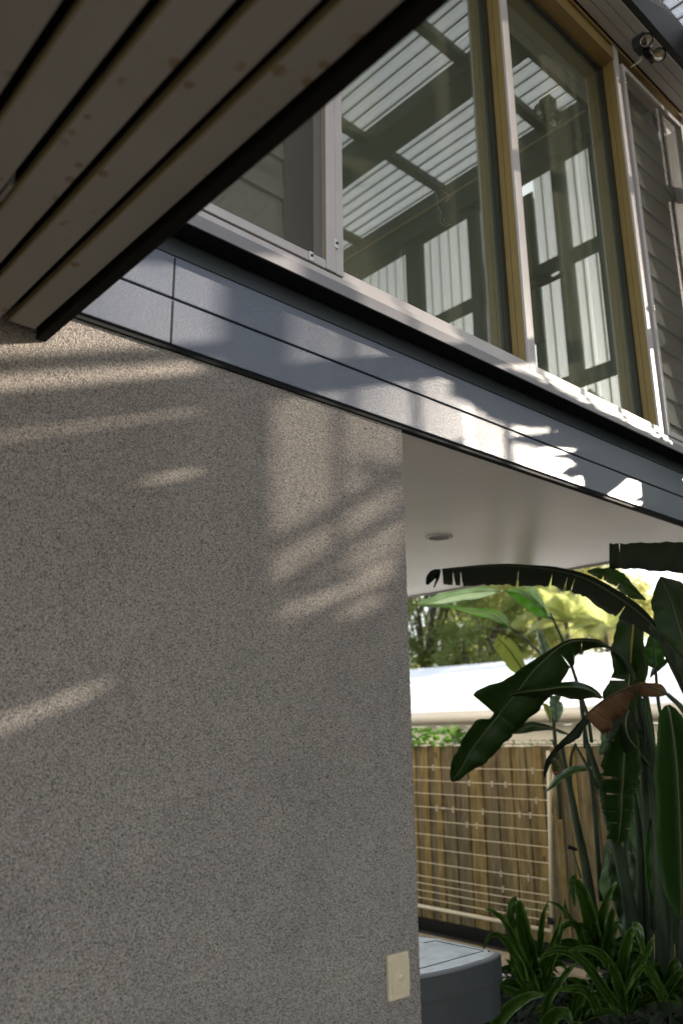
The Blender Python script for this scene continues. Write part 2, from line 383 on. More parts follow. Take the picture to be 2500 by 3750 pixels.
# wall left of the louvre window
bx('wall_panel', clad_m, H, -2.2, .80, 1.75, 1.79, 2.91, 5.3)

ZB, ZT = 2.906, 5.18
def pane(name, parent, x0, x1, y, z0, z1, mat):
    m = MB(); m.v += [Vector(p) for p in ((x0, y, z0), (x1, y, z0), (x1, y, z1), (x0, y, z1))]
    m.face((0, 1, 2, 3), [(x0, z0), (x1, z0), (x1, z1), (x0, z1)]); return m.build(name, mat, parent)
def gpane(name, parent, x0, x1, y, z0, z1, mat):   # glass sheet with 6 mm of depth
    return MB().box(x0, x1, y, y+.006, z0, z1).build(name, mat, parent)
# fixed windows: frame + pane + bounce-tinted reveals
for (xa, xb, nm) in ((1.577, 2.601, 'left large fixed window'), (2.656, 3.696, 'right large fixed window')):
    fr = MB().box(xa, xb, 1.700, 1.796, ZB, 2.940, c=.002)
    fr = fr.build('window_frame', alu_m, H, label='pale sill rail of the '+nm)
    bx('top_rail', bouncelit_m, fr, xa, xb, 1.702, 1.794, 5.16, 5.24, c=.002)
    bx('glazing_bead', dkframe_m, fr, xb-.022, xb-.001, 1.778, 1.7935, 2.941, 5.158)
    bx('glazing_bead', dkframe_m, fr, xa+.001, xb-.024, 1.778, 1.7935, 5.135, 5.158)
    gpane('window_pane', fr, xa+.002, xb-.003, 1.7945, 2.9405, 5.155, glass_m)
# mullions: dark bead, side face coloured for yellow bounce light, bright front strip with groove
for x0, x1 in ((2.602, 2.655), (3.697, 3.745)):
    mu = bx('mullion', alu_m, H, x0+.0005, x1, 1.700, 1.712, 2.907, 5.26, c=.0012)
    bx('mullion_side', bouncelit_m, mu, x0, x1-.002, 1.7125, 1.745, 2.942, 5.25)
    bx('mullion_side', bouncelit_m, mu, x0+.003, x1-.002, 1.7452, 1.749, 2.942, 5.25)
    bx('mullion_side', bouncelit_m, mu, x0, x1-.002, 1.7494, 1.775, 2.942, 5.25)
    bx('mullion_core', dkframe_m, mu, x0, x1-.002, 1.7755, 1.799, 2.942, 5.25)
bx('window_head', bouncelit_m, H, .9, 4.56, 1.700, 1.80, 5.262, 5.285)

def louvre_window(x0, x1, z0, z1, zb, pitch, label):
    w = bx('louvre_window', alu_m, H, x0, x0+.028, 1.690, 1.752, z0, z1, c=.002, label=label)
    bx('frame_stile', alu_m, w, x1-.075, x1-.035, 1.688, 1.752, z0, z1, c=.002)
    bx('frame_stile', alu_m, w, x1-.0335, x1, 1.690, 1.796, z0, z1, c=.0015)
    bx('frame_rail', alu_m, w, x0+.0285, x1-.0755, 1.690, 1.752, z0, z0+.030, c=.002)
    bx('frame_rail', alu_m, w, x0+.0285, x1-.0755, 1.690, 1.752, z1-.03, z1, c=.002)
    bx('screen_bead', boardedge_m, w, x1-.078, x1-.0755, 1.6895, 1.699, z0+.03, z1-.03)
    z = zb
    while z < z1-.05:
        m = MB(); t = .012; h = pitch-.004
        m.v += [Vector((x, y, zz)) for x in (x0+.03, x1-.16 if x1 < 2 else x1-.078) for y, zz in ((1.800, z), (1.806, z), (1.800+t+.006, z+h), (1.800+t, z+h))]
        m.face((0, 1, 2, 3)[::-1]); m.face((4, 5, 6, 7)); m.face((0, 4, 7, 3)); m.face((1, 2, 6, 5)); m.face((0, 1, 5, 4)); m.face((3, 7, 6, 2))
        m.build('louvre_blade', blade_m, w); z += pitch
    bx('inner_jamb', dkframe_m, w, x1-.158 if x1 < 2 else x1-.07, x1-.035, 1.80, 1.83, z0, z1)
    bx('back_panel', olive_m, w, x0, x1-.03, 1.835, 1.85, z0, z1)
    pane('insect_screen', w, x0+.0285, x1-.0755, 1.706, z0+.03, z1-.03, mesh_m)
    return w
LW = louvre_window(.82, 1.575, 2.912, 5.25, 2.885, .150, 'louvre window with a fly screen left of the fixed panes')
RW = louvre_window(3.764, 4.55, 2.912, 5.17, 2.93, .149, 'louvre window with a fly screen at the right of the facade')
for p, w in (((1.435, 1.684, 2.93), LW), ((1.5405, 1.684, 3.02), LW), ((3.772, 1.684, 3.62), RW), ((3.772, 1.684, 5.05), RW), ((3.95, 1.684, 2.925), RW)):
    MB().box(p[0]-.008, p[0]+.008, p[1], p[1]+.005, p[2]-.02, p[2]+.012, c=.002).build('screen_clip', clip_m, w)
    # (clip screw)
    MB().lathe((p[0], p[1]-.0035, p[2]-.003), (0, 1, 0), [(0, 0), (0, .005), (.003, .005)], 10).build('clip_screw', steel_m, w)
# eave boards above the windows
for i in range(3):
    y1 = 1.690-i*.0535
    bx('eave_board', eave_m, H, -.5, 4.55, y1-.050, y1, 5.287, 5.30, c=.0008)
bx('eave_backing', black_m, H, -.5, 4.55, 1.53, 1.80, 5.302, 5.33)

# ================================================================== perforated enclosure
E_ = thing('perforated_enclosure', (4.5, 0, G), 'tall steel enclosure clad and roofed in perforated corrugated sheet beside the house', 'screen enclosure')
def corr(name, parent, o, du, dv, nrm, wid, length, pitch=.1, amp=.013, mat=perf_m):
    amp *= 1.5; o, du, dv, nrm = [Vector(q) for q in (o, du, dv, nrm)]
    m = MB(); n = max(4, int(round(wid/pitch*8))); nv = 2
    for j in range(nv):
        for i in range(n+1):
            u = wid*i/n; h = amp*max(-.75, min(.75, math.sin(2*math.pi*u/pitch)*1.25)); m.v.append(o+du*u+dv*(length*j/(nv-1))+nrm*h)
    for i in range(n):
        u0, u1 = wid*i/n, wid*(i+1)/n
        m.face((i, i+1, n+1+i+1, n+1+i), [(u0, 0), (u1, 0), (u1, length), (u0, length)])
    return m.build(name, mat, parent, smooth=True)
ZR = 5.735
# roof sheets run across (Y); steel beams and purlins below
for k in range(8):
    corr('roof_sheet', E_, (-1.2+k*.8, -3.3, ZR), (1, 0, 0), (0, 1, 0), (0, 0, 1), .795 if k < 7 else .2, 4.85)
for x0, x1 in ((3.50, 3.72), (.9, 1.12)):
    bx('roof_beam', steel_m, E_, x0, x1, -3.3, 1.50, 5.60, 5.715)
for y in (.99, .05, -.91, -1.87, -2.8):
    bx('purlin', steel_m, E_, -1.2, 3.498, y-.035, y+.028, 5.655, 5.717)
    bx('purlin', steel_m, E_, 3.722, 4.395, y-.035, y+.028, 5.655, 5.717)
bx('eave_beam', steel_m, E_, -1.2, 4.398, 1.495, 1.528, 5.30, 5.60)
bx('edge_flashing', steel_m, E_, 4.575, 4.60, 1.69, 1.757, 3.09, 5.9)
bx('end_beam', steel_m, E_, 4.40, 4.53, -3.3, 1.68, 5.42, 5.718)
bx('end_gutter_lip', timber_m, E_, 4.385, 4.399, -3.3, 1.43, 5.585, 5.60)
# end wall: posts, girts, sheets, standing at X = 4.55
XW = 4.55
posts = [(-3.30, -3.2), (-1.62, -1.52), (-.42, -.275), (.235, .31), (.985, 1.068), (1.285, 1.34), (1.475, 1.60)]  # last post is added to keep sun off the right end of the cladding
for a, b in posts: bx('post', steel_m, E_, 4.44, 4.515, a, b, 3.70 if .9 < a < 1.4 else G, 5.418)
for z in (4.66, 3.745): bx('girt', steel_m, E_, 4.516, 4.548, -3.3, 1.681, z-.05, z+.05)
ys = [(-3.2, -1.62), (-1.52, -.52), (-.42, .40), (.765, 1.03), (1.032, 1.13), (1.132, 1.325)]
for a, b in ys:
    zb_ = 3.34 if a > 1.1 else 3.10 if a > .5 else 1.2
    corr('wall_sheet', E_, (XW+.016, a, zb_), (0, 1, 0), (0, 0, 1), (1, 0, 0), b-a, 5.70-zb_)
corr('wall_sheet', E_, (XW+.016, 1.33, 3.09), (0, 1, 0), (0, 0, 1), (1, 0, 0), .424, 5.70-3.09)
# added slats between the sheets; gaps shaped to let sun streaks onto the wall
for (z0, z1) in ((G, .9), (.904, 1.9), (1.904, 2.6), (2.604, 3.028), (3.062, 3.512), (3.530, 3.690), (3.712, 3.79), (3.845, 3.895), (4.14, 4.66), (4.664, 5.35)):
    bx('streak_slat', steel_m, E_, 4.55, 4.562, .405, .760, z0, z1)
bx('streak_trim', steel_m, E_, 4.5635, 4.572, .675, .760, 2.95, 5.3)
bx('streak_trim', steel_m, E_, 4.5635, 4.572, .405, .63, 3.48, 3.56)
bx('streak_trim', steel_m, E_, 4.5635, 4.572, .60, .6745, 2.95, 3.10)

# ================================================================== foreground boarded soffit
F = thing('carport_soffit', (0, 0, 2.42), 'boarded soffit with open gaps and dark fascia jutting over the viewer from the wall', 'soffit')
ZS = 2.42
bl = [.575, .492, .408, .325, .242, .159, .076, -.007, -.09]
right = .636
for i, x in enumerate(bl):
    w0 = x; w1 = right if i == 0 else bl[i-1]-.019
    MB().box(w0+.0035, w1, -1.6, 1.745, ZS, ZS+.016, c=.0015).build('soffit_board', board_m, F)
    MB().box(w0, w0+.003, -1.6, 1.745, ZS+.001, ZS+.017).build('board_edge', boardedge_m, F)
bx('soffit_deck', black_m, F, -.6, .6495, -1.6, 1.745, ZS+.055, ZS+.09)
for (x, y) in ((.316, 1.335), (.399, 1.31)):
    bx('gap_spacer', eave_m, F, x, x+.008, y-.03, y+.03, ZS+.012, ZS+.05)
bx('fascia', fascia_m, F, .650, .674, -1.6, 1.7712, ZS-.012, ZS+.26, c=.003)
bx('roof_deck', steel_m, F, -.9, .648, -1.6, 1.745, ZS+.10, ZS+.26)

# ================================================================== light switch
LS = thing('light_switch', (1.81, D, .98), 'yellowed cream light switch plate near the bottom of the rendered wall', 'light switch')
a = at(1434, 3503, 'Y', D-.012); c_ = at(1509, 3650, 'Y', D-.012)
x0, x1 = a.x, at(1510, 3570, 'Y', D-.012).x; z1, z0 = a.z, a.z-.1165
MB().box(x0, x1, D-.001, 1.774, z0, z1, c=.004).build('plate', switch_m, LS)
MB().box(x0+.0075, x1-.002, D-.0035, D-.0012, z0+.018, z1-.018, c=.001).build('faceplate', switch_m, LS)
MB().lathe(((x0+x1)/2+.002, D-.0036, (z0+z1)/2-.001), (0, -1, 0), [(-.001, .0125), (.0, .0100), (.0045, .0095), (.006, .0080), (.0063, 0)], 24).build('button', switch_m, LS, smooth=True)

# ================================================================== downlight
DLt = thing('downlight', (3.238, 2.756, 2.505), 'small round recessed downlight in the white soffit over the passage', 'downlight')
MB().lathe((3.238, 2.756, 2.5055), (0, 0, -1), [(0, .074), (.004, .072), (.006, .062), (.004, .056), (.0005, .054)], 32).build('trim_ring', white_m, DLt, smooth=True)
MB().lathe((3.238, 2.756, 2.5045), (0, 0, -1), [(0, .054), (.0005, .02), (.0006, 0)], 32).build('lens', rim_m, DLt)

# ================================================================== security light
P1 = at(2364, 148, 'Y', 1.46); P2 = at(2411, 201, 'Y', 1.46); PB = at(2330, 185, 'Y', 1.535)
SL = thing('security_light', PB, 'black twin-head security floodlight with clear lenses under the dark beam above the windows', 'security light')
MB().box(PB.x-.05, PB.x+.03, 1.46, 1.54, PB.z-.03, PB.z+.05, c=.012).build('base', steel_m, SL)
MB().tube([PB+Vector((0, -.07, .02)), (P1+P2)/2+Vector((.03, .05, .02)), P2+Vector((.05, .06, .03))], .012).build('arm', black_m, SL, smooth=True)
bx('sensor', black_m, SL, PB.x-.02, PB.x+.03, 1.46, 1.50, PB.z-.075, PB.z-.032, c=.008)
for P, dr in ((P1, Vector((-.75, -.25, -.45))), (P2, Vector((-.5, -.45, -.65)))):
    dr.normalize()
    hd = MB().lathe(P, dr, [(-.070, 0), (-.070, .016), (-.052, .028), (-.01, .035), (.005, .037), (.005, .0325), (-.004, .031)], 28).build('lamp_head', black_m, SL, smooth=True)
    WLp = hd
    q = MB().lathe(P, dr, [(-.003, .031), (-.010, .023), (-.015, .012), (-.016, 0)], 28).build('lens', lens_m, SL, smooth=True)
    MB().lathe(P, dr, [(-.014, .006), (-.010, .006), (-.010, 0)], 12).build('led', amber_m, SL)
MB().tube([at(2308, 246, 'Y', 1.60), at(2330, 232, 'Y', 1.57), at(2343, 222, 'Y', 1.55), at(2347, 212, 'Y', 1.54), at(2338, 208, 'Y', 1.54)], [.003, .005, .006, .006, .004], 6).build('wasp_nest', clip_m, label='pale mud wasp nest hanging under the black security light', cat='wasp nest', smooth=True, center=True)

# ================================================================== curved bench
BN = thing('curved_bench', (2.45, 2.4, G), 'dark grey bench unit with bowed front and stained white lid behind the wall', 'bench unit')
def arc(off, n=56):
    pts = []
    for i in range(n+1):
        t = i/n; x = 1.80+(2.700-off-1.80)*t
        y = 2.055+off + .62*max(0, 2.50-x)**2*.9 + (max(0, x-2.58)**2)*2.2
        pts.append((x, y))
    return pts
def outline(off): return arc(off)+[(2.700-off, 2.40-off), (2.66-off, 2.50-off), (1.80, 2.50-off)]
MB().prism(outline(0), .618, .692).build('rim_band', bench_m, BN)
MB().prism(outline(.004), .692, .700).build('rim', rim_m, BN)
MB().prism(outline(.012), .50, .6175).build('body', bench_m, BN)
MB().prism(outline(.022), .7, .7035).build('lid', top_m, BN)
gp = [(2.655, 2.365), (2.665, 2.24), (2.665, 2.135), (2.56, 2.137), (2.30, 2.138), (1.85, 2.20)]
gm = MB().tube([(2.59, 2.375, .7035), (2.648, 2.365, .7035), (2.655, 2.24, .7035), (2.66, 2.135, .7035), (2.56, 2.139, .7035), (2.33, 2.143, .7035), (1.9, 2.28, .7035)], .0016, 4)
gm.build('lid_groove', black_m, BN)
MB().lathe((2.668, 2.118, .7035), (0, 0, 1), [(0, .005), (.002, .004), (.002, 0)], 10).build('lid_screw', black_m, BN)
bx('plinth', bench_m, BN, 1.85, 2.45, 2.25, 2.45, G, .4995)

# ================================================================== paling fence
FN = thing('paling_fence', (6.1, 4, G), 'brown timber paling fence with uneven boards behind the clothesline', 'fence')
y = 1.2; i = 0
proto = {}
while y < 7.2:
    lap = i % 2; kx = .0 if lap else .014
    hh = 1.372+random.uniform(-.008, .006)
    MB().box(6.10+kx, 6.112+kx, y-(.012 if kx else -.002), y+(.092 if kx else .0770), G, hh, c=.0022).build('paling', pal_m, FN)
    y += .0805+random.uniform(-.003, .003); i += 1
for z in (.0, 1.05): bx('fence_rail', pal_m, FN, 6.135, 6.17, 1.2, 7.2, z, z+.07)
bx('plinth_board', fascia_m, FN, 6.07, 6.095, 1.2, 7.2, G-.02, -.155)

# ================================================================== clothesline
CL = thing('clothesline', (5.95, 4.1, -.03), 'cream folding clothesline hung flat against the paling fence', 'clothesline')
pa, pb = at(1520+1345/2.768, 2650+275/2.768, 'X', 5.95), Vector((5.95, 4.085, -.028))
def postx(z): t = (z-pb.z)/(pa.z-pb.z); return pb.y+(pa.y-pb.y)*t
MB().tube([pa, (pa+pb)/2, pb], .016, 10).build('frame_post', cream_m, CL, smooth=True)
MB().tube([pb, (5.95, 5.0, -.028), (5.95, 6.2, -.028)], .017, 10).build('bottom_bar', cream_m, CL, smooth=True)
MB().box(5.93, 5.975, 4.065, 4.115, .02, .075, c=.008).build('corner_joint', black_m, CL)
MB().tube([at(1520+1395/2.768, 2650+500/2.768, 'X', 6.0), at(1520+1375/2.768, 2650+760/2.768, 'X', 6.0), at(1520+1362/2.768, 2650+910/2.768, 'X', 6.0)], .011, 8).build('folding_arm', cream_m, CL, smooth=True)
MB().tube([at(1520+1378/2.768, 2650+915/2.768, 'X', 6.0), at(1520+1369/2.768, 2650+1270/2.768, 'X', 6.0)], .010, 8).build('folding_arm', cream_m, CL, smooth=True)
cz = [1.185, 1.065, .950, .831, .714, .592, .472, .350, .231, .170, .109, .046]
for z in cz:
    MB().tube([(5.95, postx(z), z), (5.95, 4.8, z-.004), (5.95, 6.2, z)], .0034, 6).build('cord', cord_m, CL)
pegs = [(178, 440, 0), (545, 625, 1), (775, 610, 1), (912, 632, 1), (1190, 485, 0), (1222, 790, 2), (215, 868, 3), (290, 856, 3), (382, 880, 3), (683, 890, 3), (1055, 885, 3), (1163, 940, 3), (522, 1025, 4), (622, 1050, 4), (868, 1535, 7), (1145, 1560, 7), (1300, 1580, 7), (885, 1675, 8)]
desc = ['on the top cord near the wall corner', 'second cord, left of three', 'second cord, middle of three', 'second cord, right of three', 'at the right end of the top cord', 'alone on the third cord near the post',
        'fourth cord, leftmost of six', 'lying sideways on the fourth cord', 'fourth cord, third from the wall', 'fourth cord, in its middle', 'fourth cord, second from the post', 'fourth cord, closest to the post',
        'fifth cord, left of the pair', 'fifth cord, right of the pair', 'eighth cord, left of three', 'eighth cord, middle of three', 'horizontal beside the post on the eighth cord', 'alone on the ninth cord']
for (px, py, ci), ds in zip(pegs, desc):
    q = at(1520+px/2.768, 2650+py/2.768, 'X', 5.945); z = cz[ci]
    lay = 'sideways' in ds or 'horizontal' in ds
    w_, h_ = (.05, .012) if lay else (.009, .045)
    m = MB().box(5.938, 5.944, q.y-w_/2, q.y+w_/2, z-h_*.7, z+h_*.4, c=.0015)
    m.box(5.956, 5.962, q.y-w_/2+.003, q.y+w_/2+.003, z-h_*.75, z+h_*.35, c=.0015)
    m.box(5.9442, 5.9558, q.y-.003, q.y+.003, z-h_*.35-.004, z-h_*.35, c=.0005)
    m.build('clothes_peg', peg_m, center=True, label='weathered plastic clothes peg '+ds, cat='clothes peg', group='clothes pegs on the clothesline')

# ================================================================== neighbour's house
NB = thing('neighbour_house', (8, 6, G), 'neighbouring cream weatherboard house with pale metal roof beyond the fence', 'house')
g0 = at(1520, 2622, 'X', 8).z
m = MB(); xr = 17.0; zr = at(1510, 2453, 'X', xr).z; n = 120
for j, (x, z) in enumerate(((7.9, g0), (xr, zr))):
    for i in range(n*4+1): m.v.append(Vector((x, -1+i*20/(n*4), z+(.018 if i % 4 in (1, 2) else 0))))
N_ = n*4+1
for i in range(N_-1): m.face((i, i+1, N_+i+1, N_+i))
m.build('roof', roof_m, NB)
MB().tube([(7.86, -1, g0-.03), (7.86, 19, g0-.03)], .075, 12).build('gutter', gutter_m, NB, smooth=True)
bx('fascia_board', gutter_m, NB, 7.95, 7.98, -1, 19, g0-.14, g0-.02)
z = g0-.14
while z > G:
    MB().box(8.05, 8.075+.0, -1, 19, z-.168, z-.002, c=.003).build('weatherboard', weather_m, NB); z -= .17
bx('gable_wall', white_m, NB, 7.7, 14, -2.0, 3.55, G, 3.4)

# ================================================================== trees behind
def tree(X, Y, h, r, mat, n, label, seed, zc=.62, leaf=.16):
    rg = random.Random(seed); T = thing('tree', (X, Y, G), label, 'tree', 'trees beyond the neighbouring roof')
    tp = [(X, Y, G), (X+rg.uniform(-.2, .2), Y+rg.uniform(-.3, .3), h*.35), (X+rg.uniform(-.4, .4), Y+rg.uniform(-.4, .4), h*.75)]
    tm = MB().tube(tp, [.22, .16, .06], 8)
    cl = []
    for k in range(34):
        while True:
            v = Vector((rg.uniform(-1, 1), rg.uniform(-1, 1), rg.uniform(-1, 1)))
            if .25 < v.length < 1: break
        c = Vector((X+v.x*r*.8, Y+v.y*r, h*zc+v.z*h*.38)); cl.append((c, rg.uniform(.35, .75)*r*.42))
        tm.tube([tp[1] if k % 2 else tp[2], (Vector(tp[2])+c)/2, c], [.05, .03, .01], 5)
    tm.build('trunk', bark_m, T, smooth=True)
    m = MB()
    for i in range(int(n*1.5)):
        c, cr = rg.choice(cl); d = Vector((rg.gauss(0, 1), rg.gauss(0, 1), rg.gauss(0, .8))).normalized()*cr*rg.uniform(.3, 1.15)
        p = c+d; a = Vector((rg.gauss(0, 1), rg.gauss(0, 1), rg.gauss(0, 1))).normalized()*leaf*rg.uniform(.5, 1.2); b = a.orthogonal().normalized()*leaf*.35
        k = len(m.v); m.v += [p-a*.5, p+b*.5, p+a*.5, p-b*.5]; u = rg.random()
        m.face((k, k+1, k+2, k+3), [(u, u), (u, u), (u, u), (u, u)])
    m.build('crown', mat, T)
tree(22.0, 19.3, 9.5, 3.3, treeg[2], 14000, 'dark green tree at the left beyond the pale roof', 1, leaf=.2)
tree(23.5, 17.0, 10.4, 3.3, treeg[0], 14000, 'olive green tree in the middle beyond the pale roof', 2, leaf=.2)
tree(20.0, 15.4, 6.0, 2.3, treeg[2], 9000, 'low dark tree behind the middle of the roof ridge', 3, leaf=.17)
tree(26.0, 17.0, 12.0, 3.4, treeg[1], 14000, 'tall sunlit yellow-green tree beyond the roof', 4, leaf=.22)
tree(22.0, 13.6, 8.4, 2.4, treeg[1], 12000, 'golden sunlit tree behind the banana leaves', 5, leaf=.2)
tree(27.0, 23.0, 11.0, 3.6, treeg[0], 14000, 'far olive tree showing next to the wall corner', 6, leaf=.22)
def palm(X, Y, h, label, seed):
    rg = random.Random(seed); T = thing('palm', (X, Y, G), label, 'palm', 'golden palms beyond the roof')
    MB().tube([(X, Y, G), (X+.1, Y, h*.6), (X, Y+.05, h)], [.1, .08, .06], 8).build('trunk', bark_m, T, smooth=True)
    for k in range(13):
        az = k*2.4+rg.random(); m = MB(); L = rg.uniform(1.2, 1.7); el = rg.uniform(.3, 1.2); P = []
        for s in range(13):
            t = s/12; hz = L*t*math.cos(el)*(1-.1*t); vz = L*t*math.sin(el)-.75*L*t*t*math.cos(el)
            P.append(Vector((X+math.cos(az)*hz, Y+math.sin(az)*hz, h+vz)))
        m.tube(P, [.015*(1-t/14) for t in range(13)], 4); sd = Vector((-math.sin(az), math.cos(az), 0))
        for s in range(1, 39):
            t = s/39; i = min(11, int(t*12)); p = P[i].lerp(P[i+1], t*12-i); fw = (P[i+1]-P[i]).normalized(); ln = .42*math.sin(math.pi*min(1, t*.9+.12))+.05
            for q in (-1, 1):
                e = p+sd*q*ln+fw*ln*.5-Vector((0, 0, ln*.35)); w = fw*.018; b = len(m.v); m.v += [p-w, p+w, e]; m.face((b, b+1, b+2))
        m.build('frond', palm_m, T)
palm(18.6, 11.6, 4.2, 'golden palm with arching fronds right of centre above the ridge', 11)
palm(18.4, 10.4, 3.9, 'golden palm just above the roof ridge among banana leaves', 12)
palm(19.5, 13.0, 4.6, 'palm with sunlit fronds farther behind the ridge', 13)

# ================================================================== leaves
def catmull(P, n):
    P = [np.array(p, float) for p in P]; P = [2*P[0]-P[1]]+P+[2*P[-1]-P[-2]]; out = []; m = len(P)-3
    for i in range(n+1):
        t = i/n*m; k = min(int(t), m-1); u = t-k; a, b, c, d = P[k:k+4]
        out.append(.5*((2*b)+(c-a)*u+(2*a-5*b+4*c-d)*u*u+(3*b-a-3*c+d)*u**3))
    return out
def leaf(parent, st, mat, dl=0., dr=0., n=44, sag=.0, jag=.0, seed=0, slits=(), rib=rib_m, ribw=1., o=(0, 0), s=1., name='leaf', label=None):
    """st: stations (x, y, X, wl, wr) - photo pixels of the midrib, its distance X and half widths left/right of travel;
    dl/dr: how much nearer (+) or farther each edge lies per pixel of width (fold of the blade)."""
    rg = random.Random(seed)
    Q0 = catmull([(o[0]+a/s, o[1]+b/s, X, wl/s, wr/s) for a, b, X, wl, wr in st], n)
    Q = []; cut = {}
    for i, q in enumerate(Q0):
        Q.append((q, 0, ''))
        sd = ''.join(c for c in 'lr' if (i, c) in slits)
        if sd and i < n: cut[len(Q)] = sd; Q.append((q*.56+Q0[i+1]*.44, -1, sd)); Q.append((q*.44+Q0[i+1]*.56, 1, sd))
    m = MB(); K = 4; rows = []; NQ = len(Q)-1; ph = rg.random()*6
    for i, (q, so_, sdd) in enumerate(Q):
        a = Q[max(0, i-2)][0]; b = Q[min(NQ, i+2)][0]; tx, ty = b[0]-a[0], b[1]-a[1]; L = math.hypot(tx, ty) or 1; nx, ny = ty/L, -tx/L
        v_ = i/NQ; und = 1+.035*math.sin(v_*31+ph)+.02*math.sin(v_*67+ph*2)
        wl = max(.3, q[3])*(1-jag*rg.random())*und; wr = max(.3, q[4])*(1-jag*rg.random())*(2-und); row = []
        for k in range(-K, K+1):
            e = abs(k)/K; w = (wl if k < 0 else wr)*e; sg = 1 if k < 0 else -1; dd = (dl if k < 0 else dr)
            tg = so_*e*e*(2+.05*w) if (('l' if k < 0 else 'r') in sdd) else 0
            fw = e*w*.28
            X = q[2]-dd*w*.0015*(1+.3*e) + sg*e*e*.02 + math.sin(i*.9+k)*.0012 + e*.012*math.sin(v_*23+ph+(2 if k < 0 else 0))
            end = max(0, 1-abs(v_-.5)*2)**.5
            row.append(len(m.v)); m.v.append(at(q[0]+nx*w*sg+tx/L*(tg+fw*0), q[1]+ny*w*sg+ty/L*tg, 'X', X))
        rows.append(row)
    for i in range(NQ):
        for k in range(2*K):
            kk = k-K+.5
            if i in cut and ('l' if kk < 0 else 'r') in cut[i] and abs(kk) > 1: continue
            u0, u1 = k/(2*K), (k+1)/(2*K); v0, v1 = i/NQ*2, (i+1)/NQ*2
            m.face((rows[i][k], rows[i][k+1], rows[i+1][k+1], rows[i+1][k]), [(u0, v0+abs(k-K)*.03), (u1, v0+abs(k+1-K)*.03), (u1, v1+abs(k+1-K)*.03), (u0, v1+abs(k-K)*.03)])
    Q = Q0
    lf = m.build(name, mat, parent, smooth=True, label=label)
    sol = lf.modifiers.new('thickness', 'SOLIDIFY'); sol.thickness = .0012
    if rib:
        pts = [at(q[0], q[1], 'X', q[2]-.004) for q in Q[::2]]
        w = .0055*ribw; rr = MB().tube(pts, [w*(1-.75*i/len(pts)) for i in range(len(pts))], 5)
        # ribs are sub-parts of their leaf
        WL[lf.name] = WL[parent.name]; rr.build('midrib', rib, lf, smooth=True)
    return lf
def stem(parent, pts, r0, r1, mat=stem_m, o=(0, 0), s=1., name='leaf_stalk'):
    P = catmull([(o[0]+a/s, o[1]+b/s, X) for a, b, X in pts], 16)
    V = [at(p[0], p[1], 'X', p[2]) for p in P]
    return MB().tube(V, [r0+(r1-r0)*i/16 for i in range(17)], 7).build(name, mat, parent, smooth=True)
A = dict(o=(1500, 2050), s=2.613); B = dict(o=(2000, 1950), s=2.768); C = dict(o=(1900, 2700), s=2.613); DZ = dict(o=(1700, 3150), s=1.96)

# --- plant 1: big dark leaves in front, upper right
p1 = thing('banana_plant', (3.9, 1.75, G), 'tall banana plant with dark torn leaves hanging below the soffit at the right', 'banana plant', 'banana plants by the fence')
# (first leaf)
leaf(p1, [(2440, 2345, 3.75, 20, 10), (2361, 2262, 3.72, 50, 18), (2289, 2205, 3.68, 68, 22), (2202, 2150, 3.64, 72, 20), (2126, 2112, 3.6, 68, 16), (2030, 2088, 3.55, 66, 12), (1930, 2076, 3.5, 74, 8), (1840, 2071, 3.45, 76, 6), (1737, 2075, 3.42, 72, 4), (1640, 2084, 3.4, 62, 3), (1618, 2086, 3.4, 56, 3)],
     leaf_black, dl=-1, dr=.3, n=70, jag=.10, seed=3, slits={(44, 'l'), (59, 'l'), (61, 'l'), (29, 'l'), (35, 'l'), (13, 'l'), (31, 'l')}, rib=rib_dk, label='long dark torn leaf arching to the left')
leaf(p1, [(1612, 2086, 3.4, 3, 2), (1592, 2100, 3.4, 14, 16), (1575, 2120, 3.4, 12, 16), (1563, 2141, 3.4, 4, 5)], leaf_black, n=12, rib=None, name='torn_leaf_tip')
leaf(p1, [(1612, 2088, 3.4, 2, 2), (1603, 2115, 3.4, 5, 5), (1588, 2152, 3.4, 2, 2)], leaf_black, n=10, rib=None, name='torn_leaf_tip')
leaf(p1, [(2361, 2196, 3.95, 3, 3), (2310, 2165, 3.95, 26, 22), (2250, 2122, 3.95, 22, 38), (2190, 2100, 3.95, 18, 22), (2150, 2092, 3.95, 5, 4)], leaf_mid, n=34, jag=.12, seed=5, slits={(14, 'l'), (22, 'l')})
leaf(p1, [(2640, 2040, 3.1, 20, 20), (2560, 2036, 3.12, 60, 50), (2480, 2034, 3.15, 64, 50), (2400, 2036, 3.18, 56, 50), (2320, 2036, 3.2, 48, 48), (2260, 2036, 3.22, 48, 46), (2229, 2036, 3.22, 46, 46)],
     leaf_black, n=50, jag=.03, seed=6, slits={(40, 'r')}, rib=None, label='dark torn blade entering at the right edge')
leaf(p1, [(2560, 2440, 3.6, 10, 10), (2510, 2365, 3.6, 40, 70), (2484, 2290, 3.6, 75, 90), (2462, 2215, 3.6, 80, 85), (2440, 2160, 3.6, 60, 58), (2420, 2122, 3.6, 18, 14), (2414, 2114, 3.6, 2, 2)], leaf_dark, dl=.4, dr=.6, n=40, seed=7)
stem(p1, [(2560, 2440, 3.62), (2490, 2390, 3.65), (2440, 2340, 3.72), (2385, 2285, 3.74)], .022, .012)
stem(p1, [(2385, 2290, 3.76), (2440, 2370, 3.78), (2510, 2470, 3.8), (2560, 2600, 3.8), (2540, 3000, 3.8), (2520, 3650, 3.85)], .018, .05)
stem(p1, [(2395, 2300, 3.8), (2450, 2420, 3.82), (2520, 2560, 3.84)], .011, .014)

